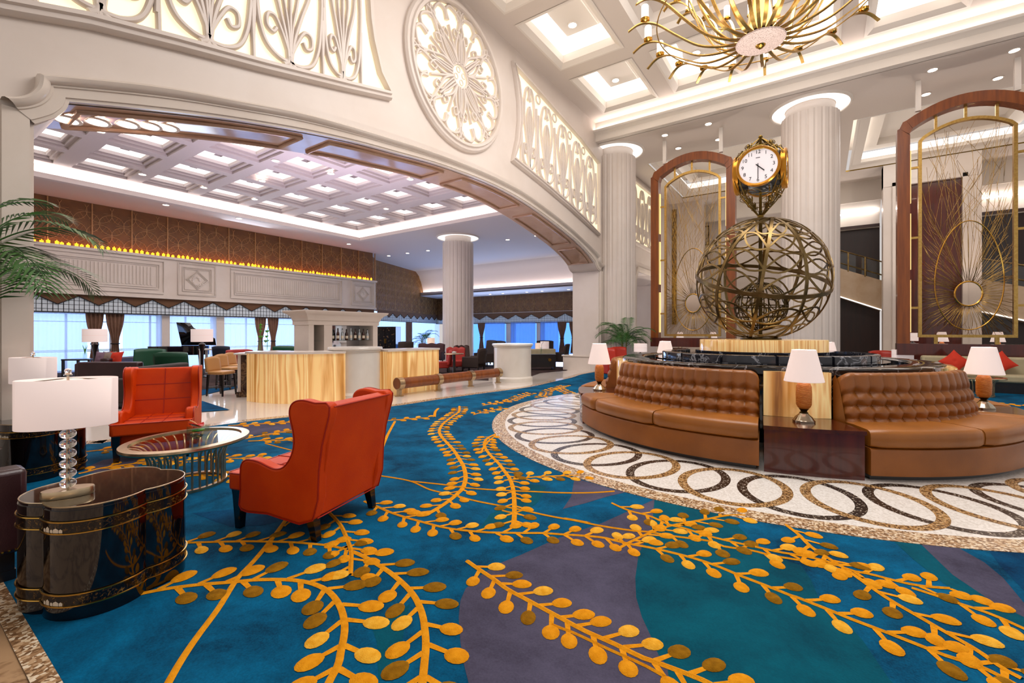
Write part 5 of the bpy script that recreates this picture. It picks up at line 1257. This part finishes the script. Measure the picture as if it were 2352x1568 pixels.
side_table(at(484,16.4), YAW, 'small white stand beside the grand piano', .6, .4, .9, whiteM, 'music_stand')
# right-hand lounge
root = empty('black_cabinet', at(892,24.5), YAW+radians(-14), 'tall black lacquer cabinet with painted gold flowers behind the bar', 'cabinet')
m = MB(); m.box(-.6,-.3,0,.6,.3,1.8); m.build('case', lacq, root, bevel=.01)
for s in (-1,1):
    m = MB(); m.box(s*.29-.27,-.325,.1,s*.29+.27,-.3,1.72); d = m.build('door', scen if False else mat('lacquer_flower_door','0a0606',.15,c2='8a6a48',scale=9,lo=.6,hi=.72) if 'lacquer_flower_door' not in MATS else MATS['lacquer_flower_door'], root)
    m = MB(); m.box(s*.04-.012,-.35,.9,s*.04+.012,-.325,1.15); m.build('handle', gold2, d)
palm(at(972,24.5), 'potted palm against the bright lounge window', 1.5, 22, .85, 21, lw=.05, nl=14)
lounge_chair(at(1046,17.2), YAW+radians(185), 'scallop-backed red chair facing the small cafe table', redL, .72, .92, scal=True, arms=False)
lounge_chair(at(1012,16.4), YAW+radians(100), 'red chair half hidden by the end of the onyx bar', redL, .6, .85, arms=False)
lounge_chair(at(1070,18.8), YAW+radians(215), 'brown scalloped chair behind the cafe table', mat('brown_leather','3a1c10',.5), .7, .95, scal=True, arms=False)
lounge_chair(at(1088,16.8), YAW+radians(70), 'dark brown open armchair at the cafe table', brownF, .7, .9)
lounge_chair(at(1112,19.5), YAW+radians(120), 'dark high-backed chair right of the lounge column', brownF, .8, 1.15)
lounge_chair(at(1135,20.5), YAW+radians(160), 'dark high-backed chair behind the cream pedestal', brownF, .8, 1.1)
lounge_chair(at(1284,20.0), YAW+radians(75), 'dark wood-armed chair at the far right of the lounge', brownF, .75, .98)
lounge_chair(at(1250,24.0), YAW+radians(170), 'dark chair under the blue far windows', brownF, .9, 1.05)
lounge_chair(at(930,22.0), YAW+radians(20), 'dark chair back showing above the bar beside the black cabinet', brownF, .7, 1.05)
lounge_chair(at(985,21.0), YAW+radians(170), 'dark red chair row back above the bar near the palm', mat('maroon_fabric','3a1418',.7), 1.3, .98, scal=True)
root = empty('cafe_table', at(1043,15.9), 0, 'small round cafe table beside the onyx bar', 'table')
m = MB(); m.lathe([(.33,.72),(.34,.735),(.33,.75)], n=24); m.build('table_top', chamM, root); m = MB(); m.lathe([(.2,0),(.2,.03),(.05,.05),(.05,.72)], n=16); m.build('pedestal', blkwood, root)
v = at(1043,15.9); m = MB(); m.lathe([(.0001,.0),(.07,0),(.085,.06),(.0001,.07)], n=12, cap=False); o = m.build('bowl', whiteM); o.location = (v[0],v[1],.761); tag(o, 'little white bowl on the small cafe table', 'bowl')
sofa_(at(1238,19.8), YAW+radians(8), 'beige lounge sofa seen from behind, right of the cream pedestal', khakiF, 1.3, .78)
root = empty('console_cabinet', at(1243,18.0), YAW+radians(8), 'black console with a gold medallion in front of the beige sofa', 'cabinet')
m = MB(); m.box(-.55,-.22,.12,.55,.22,.62); m.build('case', blkwood, root); m = MB(); m.lathe([(.07,0),(.06,.02)], n=20); o = m.build('gold_medallion', gold2, root); o.location = (.3,-.225,.4); o.rotation_euler = (pi/2,0,0)
for x in (-.5,.5): m = MB(); m.box(x-.04,-.2,0,x+.04,.2,.12); m.build('leg', blkwood, root)
v = at(1243,18.0); root = empty('flower_vase', (v[0],v[1],.629), 0, 'thin glass vase on the black console', 'vase'); m = MB(); m.lathe([(.0001,0),(.04,0),(.035,.2),(.05,.28)], n=12, cap=False); m.build('glass_vase', glassM, root); m = MB(); m.tube([(0,0,.1),(.02,.02,.4),(.08,.05,.5)], .006, 5); m.build('stem', leafM, root)
m = MB(); q0, q1 = onZ(1293,849), onZ(1322,849); m.box(q0[0],q0[1],0,q0[0]+1.2,q0[1]+.9,.55); m.box(q0[0]-.04,q0[1]-.04,.55,q0[0]+1.24,q0[1]+.94,.6); struct(m, 'wall_low', wallM2)
# lounge ceiling downlights
for k, (px, py) in enumerate(((230,301),(327,400),(468,430),(633,369),(836,372),(760,398),(942,411),(602,415),(585,457),(887,479))):
    x, y, z = onZ(px,py,BZ+.355); downlight(x, y, BZ+.357, .1, 'recessed downlight in the ribs of the bar coffered ceiling', 'downlights of the bar coffered ceiling')
for k, (px, py) in enumerate(((381,470),(549,501),(801,560),(893,587),(936,581),(983,575),(1166,550),(1232,541))):
    x, y, z = onZ(px,py,BZ); downlight(x, y, BZ-.002, .1, 'recessed downlight in the flat ceiling round the bar coffers', 'downlights of the flat bar ceiling')
for px, py in ((1126,671),(1155,670),(1210,668),(1245,666),(1306,663)):
    x, y, z = onZ(px,py+.0,4.5); downlight(onY(px,py,28.2)[0], 28.2, 4.497, .1, 'recessed downlight in the low soffit of the far lounge', 'downlights of the far lounge soffit')
for t in (.12,.38,.61,.79,.93):
    y, z = at_arc(t); i = min(int(t*(k_arc:=len(ARC_IN)-1)), k_arc-1); m = MB()
    o = downlight(-7.55, y, z-.03, .11, 'recessed spotlight in the pink marble underside of the arch', 'spotlights under the arch')
# ---------------------------------------------------------------- right side: hanging screens, banquette
SY = 17.15
def screen(xc, zb, label, post_label):
    root = empty('decorative_screen', (xc,SY,0), 0, label, 'screen', 'arched screens hung between the columns')
    def arch(hw, zt, rise, step):
        pts = [(-hw,zb),(-hw,zt-step)]
        if step: pts += [(-hw+.05,zt-step+.02),(-hw+.12,zt-step*.35),(-hw+.2,zt-step*.25)]
        n = 14; w0 = hw-(.2 if step else .1); z0 = pts[-1][1] if step else zt
        if not step: pts[-1] = (-hw,zt-.12); pts.append((-w0,zt))
        for i in range(n+1):
            u = -w0+2*w0*i/n; pts.append((u, (zt-step*.25 if step else zt)+rise*(1-(u/w0)**2)))
        if step: pts += [(hw-.2,zt-step*.25),(hw-.12,zt-step*.35),(hw-.05,zt-step+.02)]
        else: pts.append((w0,zt))
        pts += [(hw,zt-step if step else zt-.12),(hw,zb)]
        out = []
        for p in pts:
            if not out or hypot(p[0]-out[-1][0],p[1]-out[-1][1]) > 1e-4: out.append(p)
        return out
    oa = arch(1.44,7.62,.42,.3); n = len(oa)
    def ringed(poly, w, zlo):
        """band of width w inside a closed outline (x,z), with mitred corners"""
        P = [Vector((a,b)) for a,b in poly]; q = len(P); out = []
        for i in range(q):
            a = (P[i]-P[i-1]).normalized(); b = (P[(i+1)%q]-P[i]).normalized(); na, nb = Vector((a.y,-a.x)), Vector((b.y,-b.x)); mm = (na+nb); mm = mm/max(mm.length_squared*.5,.3)
            out.append(P[i]+mm*w)
        return [(p.x,p.y) for p in out]
    def band(poly, w, y0, y1, mt, nm, **k):
        inn = ringed(poly, w, 0); m = MB(); rings = []
        for i in range(len(poly)):
            (a,b), (c,d) = poly[i], inn[i]; rings.append([(a,y0,b),(c,y0,d),(c,y1,d),(a,y1,b)])
        rings.append(rings[0]); m.loft(rings, True, False); return m.build(nm, mt, root, ang=30, **k)
    band(oa, .28, -.17, .17, mhwood, 'outer_frame')
    m = MB(); m.box(-1.45,-.18,zb-.03,1.45,.18,zb+.3); m.build('lower_beam', dkwood, root)
    ia = arch(.97,7.05,.3,0); ia = [(x,z if z > zb+.1 else 1.36) for x,z in ia]
    band(ia, .075, -.06, .06, gold, 'inner_frame')
    for s in (-1,1):
        for z in (2.2,4.2,6.2): m = MB(); m.box(*sorted((s*.97,s*1.17))[:1],-.03,z-.03,sorted((s*.97,s*1.17))[1],.03,z+.03); m.build('bracket', gold, root)
        m = MB()
        for z0, z1 in ((1.5,3.0),(3.3,4.9),(5.2,6.7)): m.box(s*1.14-.015,-.05,z0,s*1.14+.015,.05,z1)
        m.build('light_strip', glow('warm_gold_strip','ffd98a',.9) if 'warm_gold_strip' not in MATS else MATS['warm_gold_strip'], root)
        m = MB(); m.box(s*.6-.04,-.04,1.15,s*.6+.04,.04,1.38); m.build('bracket', gold, root)
    for u in (-.6,0,.6):
        z = 7.05+.3*(1-(u/.87)**2); m = MB(); m.box(u-.03,-.03,z,u+.03,.03,z+.36); m.build('bracket', gold, root)
    m = MB()
    for u0, u1 in ((-.85,-.1),(.05,.9)): m.tube([(u,-.05,7.42+.4*(1-(u/1.24)**2)-.12) for u in [u0+(u1-u0)*i/6 for i in range(7)]], .018, 5)
    m.build('light_strip', MATS['warm_gold_strip'], root)
    m = MB(); m.add([(x,.0,z) for x,z in ia], [tuple(range(len(ia)))]); m.build('glass_pane', mirrorM, root, recalc=False)
    # sunburst of twigs round a disc
    dc = (.05,2.55); r = random.Random(int(xc*10)); m = MB()
    def ztop(x): return 7.0+.3*(1-(x/.97)**2)
    for i in range(180):
        a = 2*pi*i/180+r.uniform(-.03,.03); R0 = .27; dx, dz = cos(a), sin(a)
        mx = 9
        if dx > 0: mx = min(mx,(.9-dc[0])/dx)
        if dx < 0: mx = min(mx,(-.9-dc[0])/dx)
        if dz < 0: mx = min(mx,(1.44-dc[1])/dz)
        if dz > 0: mx = min(mx,(7.1-dc[1])/dz)
        ln = mx*r.choice((1,1,.95,.8)); p = [Vector((dc[0]+dx*R0,-.02,dc[1]+dz*R0*1.25))]
        e = Vector((dc[0]+dx*ln, -.02, dc[1]+dz*ln)); k = max(3,int(ln/.5))
        bend = r.uniform(-.22,.22)*min(1,ln/2)
        for j in range(1,k+1):
            t = j/k; q = p[0].lerp(e,t); q += Vector((-dz,0,dx))*bend*sin(pi*t*.8)+Vector((r.uniform(-.02,.02),0,r.uniform(-.02,.02)))
            q.x = max(-.9,min(.9,q.x)); q.z = max(1.43,min(ztop(q.x)-.03,q.z)); p.append(q)
        m.tube(p, .005, 3)
    for i in range(90):
        x0, z0 = r.uniform(-.85,.85), r.uniform(3.2,6.6); an = r.uniform(.9,2.25); ln = r.uniform(.8,1.9)
        p = [Vector((x0,-.035,z0))]
        for j in range(4):
            an += r.uniform(-.1,.1); q = p[-1]+Vector((cos(an),0,sin(an)))*ln/4
            if abs(q.x) > .88 or q.z > ztop(q.x)-.05: break
            p.append(q)
        if len(p) > 1: m.tube(p, .0045, 3)
    m.build('twig_burst', gold, root, ang=180)
    m = MB(); m.tube([(dc[0]+.67*cos(t)*(1-.12*sin(t)),-.04,3.05+1.48*sin(t)) for t in [2*pi*i/60 for i in range(60)]], .014, 5, True); m.build('oval_hoop', gold2, root)
    m = MB(); m.tube([(dc[0]+.27*cos(t),-.04,dc[1]+.33*sin(t)) for t in [2*pi*i/36 for i in range(36)]], .02, 5, True); m.build('disc_hoop', gold2, root)
    for s in (-1,1): m = MB(); m.box(s*.97-.06,-.05,7.9-.1,s*.97+.06,.05,LZ); m.build('hanging_post', whiteM, root)
    return root
screen(-3.86, 1.0, 'tall arched screen behind the globe, its sunburst partly covered by the globe', '')
screen(3.25, .88, 'tall arched sunburst screen above the khaki banquette', '')
# khaki banquette and its cushions
root = empty('khaki_banquette', (4.3,16.35,.012), 0, 'long khaki banquette under the right screen', 'sofa')
m = MB(); m.box(-2.05,-.05,.1,1.05,.28,.86); m.build('backrest', khakiF, root, bevel=.05)
m = MB(); m.box(-2.05,-.6,.26,1.05,-.05,.45); m.build('seat_cushion', khakiF, root, bevel=.05)
m = MB(); m.box(-2.0,-.5,.0,1.0,.2,.26); m.build('base', blkwood, root)
for px, py, ry, lb in ((2193,840,45,'orange-red cushion left of the nearest amber lamp shade on the khaki banquette'),(2297,842,35,'orange-red cushion right of the amber lamp shade on the khaki banquette')):
    x, y, z = onY(px,py,16.12); o = cushion((x,y,.74), (radians(80),radians(ry),0), .46, redF, lb, 'red cushions on the khaki banquette')
    o.rotation_euler = (Matrix.Rotation(radians(72),4,'X') @ Matrix.Rotation(radians(ry),4,'Z')).to_euler()
# second and third glass tables in front of the banquette
src = bpy.data.objects['coffee_table']
v = at(2242,10.6); dup(src, (v[0],v[1],.012), 0, 'round glass table on thin gold rods in front of the khaki banquette')
# drum lamps and lamps behind
v = at(2073,13.2); square_lamp((v[0],v[1],.012), 'white drum lamp at the left end of the khaki banquette', .98, .5, .27)
v = at(1471,14.8); square_lamp((v[0],v[1],.012), 'white drum lamp beside the bushy palm', 1.12, .42, .27)
src = bpy.data.objects['table_lamp']
def console(px, D, w, label):
    side_table(at(px,D,.012), 0, label, w, .4, .72, dkwood, 'console_table')
for px, D, lb in ((2163,16.2,'white lamp behind the right screen, left of its centre'),(2292,15.6,'white lamp behind the right screen, right of its centre'),(1562,22.5,'white lamp behind the left screen by the palm'),(1638,21.0,'white lamp behind the left screen, close to the globe')):
    v = at(px,D); side_table((v[0],v[1],0.0), 0, 'dark console table under the '+lb, .7, .45, .72, dkwood, 'console_table'); dup(src, (v[0],v[1],.721), 0, lb, 'white lamps behind the screens')
v = at(2096,17.0); square_lamp((v[0],v[1],.0), 'small lit lamp against the dark wood left of the right screen', 1.48, .34, .3)
# chairs round about
for px, D, rz, lb in ((1408,14.2,200,'red tub chair under the bushy palm, the left of two'),(1434,15.4,200,'red tub chair under the bushy palm, the right of two'),(2030,14.2,150,'red chair back behind the black marble rim')):
    lounge_chair(at(px,D,.012), YAW+radians(rz), lb, mat('red_vinyl','b42408',.4) if 'red_vinyl' not in MATS else MATS['red_vinyl'], .62, .98 if px < 2000 else .9, name='tub_chair')
# carved gold strip and bronze grille on the back walls
x0, _, z1 = onY(1544,482,25.75); x1 = onY(1554,482,25.75)[0]; z0 = onY(1548,745,25.75)[2]
m = MB(); m.box(x0,25.7,z0,x1,25.79,z1); o = m.build('carved_panel', mat('carved_gold_relief','3a2a10',.3,.9,c2='d8aa4c',scale=14,bump=1,bscale=25,stretch=(1,1,.35))); tag(o, 'narrow carved gold relief strip seen through the left screen', 'wall panel')
x0, _, z1 = onY(1583,525,27.9); x1, _, z0 = onY(1628,562,27.9)
m = MB(); m.tube([(x0,27.85,z0),(x1,27.85,z0),(x1,27.85,z1),(x0,27.85,z1)], .05, 4, True)
for i in range(16):
    a = pi*i/15; m.tube([((x0+x1)/2,27.86,z0),((x0+x1)/2+(x1-x0)*.48*cos(a),27.86,z0+(z1-z0)*.95*max(.05,sin(a)))], .015, 3)
m.tube([(x0-1.2,27.85,z1+.35),(x1+2.2,27.85,z1+.35)], .06, 4); o = m.build('bronze_grille', bronzeD); tag(o, 'bronze fan grille on the upper wall seen through the left screen', 'grille')
# downlights of the lobby
for px, py in ((1315,57),(1414,184),(1599,121)):
    x, y, z = onZ(px,py,CZ+.54); downlight(x, y, CZ+.538, .11, 'recessed downlight in the middle of a lobby ceiling coffer', 'coffer downlights of the lobby')
for px, py in ((1627,284),(1527,310),(1558,340),(1650,320),(2142,160),(2127,216),(2292,179),(2330,115)):
    x, y, z = onZ(px,py,LZ); downlight(x, y, LZ-.002, .1, 'recessed downlight in the low ceiling over the screens', 'downlights over the screens')
# ---------------------------------------------------------------- light
W = bpy.data.worlds.new('World'); SC.world = W; W.use_nodes = True
bg = W.node_tree.nodes['Background']; bg.inputs['Color'].default_value = (1,.93,.895,1); bg.inputs['Strength'].default_value = .66
def area(name, loc, size, power, col=(1,.95,.9), rot=(0,0,0)):
    l = bpy.data.lights.new(name, 'AREA'); l.shape = 'RECTANGLE'; l.size, l.size_y = size; l.energy = power; l.color = col
    o = bpy.data.objects.new(name, l); COL.objects.link(o); o.location = loc; o.rotation_euler = rot; return o
area('lobby_ceiling_light', (-.5,7.5,CZ+.28), (5.5,7), 1000, (1,.95,.92))
area('bar_ceiling_light', (-14.3,7,BZ+.3), (9,12), 600, (1,.93,.9))
area('bar_uplight', (-11.6,7.9,2.2), (.6,1.8), 260, (.82,.72,1.0), (pi,0,0))
area('far_ceiling_light', (2,22,LZ+.5), (8,4), 250)
area('lounge_window_glow', (-19,28.6,1.6), (10,2.2), 420, (.45,.62,1.0), (radians(-112),0,0))
area('bar_window_glow', (-22.3,10,1.3), (14,2), 300, (.72,.84,1.0), (0,radians(-80),0))
for i, (x, y, z) in enumerate(LAMPS):
    l = bpy.data.lights.new('lamp_glow', 'SPOT'); l.energy = 260; l.spot_size = radians(130); l.spot_blend = .6; l.color = (1,.88,.8); l.shadow_soft_size = .06
    o = bpy.data.objects.new('lamp_glow', l); COL.objects.link(o); o.location = (x,y,z); o.rotation_euler = (pi,0,0)
for px, D in ((2163,16.2),(2292,15.6),(1562,22.5),(1638,21.0)):
    v = at(px,D); l = bpy.data.lights.new('lamp_glow', 'SPOT'); l.energy = 260; l.spot_size = radians(130); l.spot_blend = .6; l.color = (1,.88,.8); l.shadow_soft_size = .06
    o = bpy.data.objects.new('lamp_glow', l); COL.objects.link(o); o.location = (v[0],v[1],1.49); o.rotation_euler = (pi,0,0)
SC.view_settings.view_transform = 'Standard'; SC.view_settings.look = 'None'; SC.view_settings.exposure = 0; SC.view_settings.gamma = 1
cy = SC.cycles; cy.max_bounces = 6; cy.diffuse_bounces = 3; cy.glossy_bounces = 4; cy.transmission_bounces = 6; cy.transparent_max_bounces = 12; cy.caustics_reflective = False; cy.caustics_refractive = False
cy.sample_clamp_indirect = 4; cy.use_denoising = True
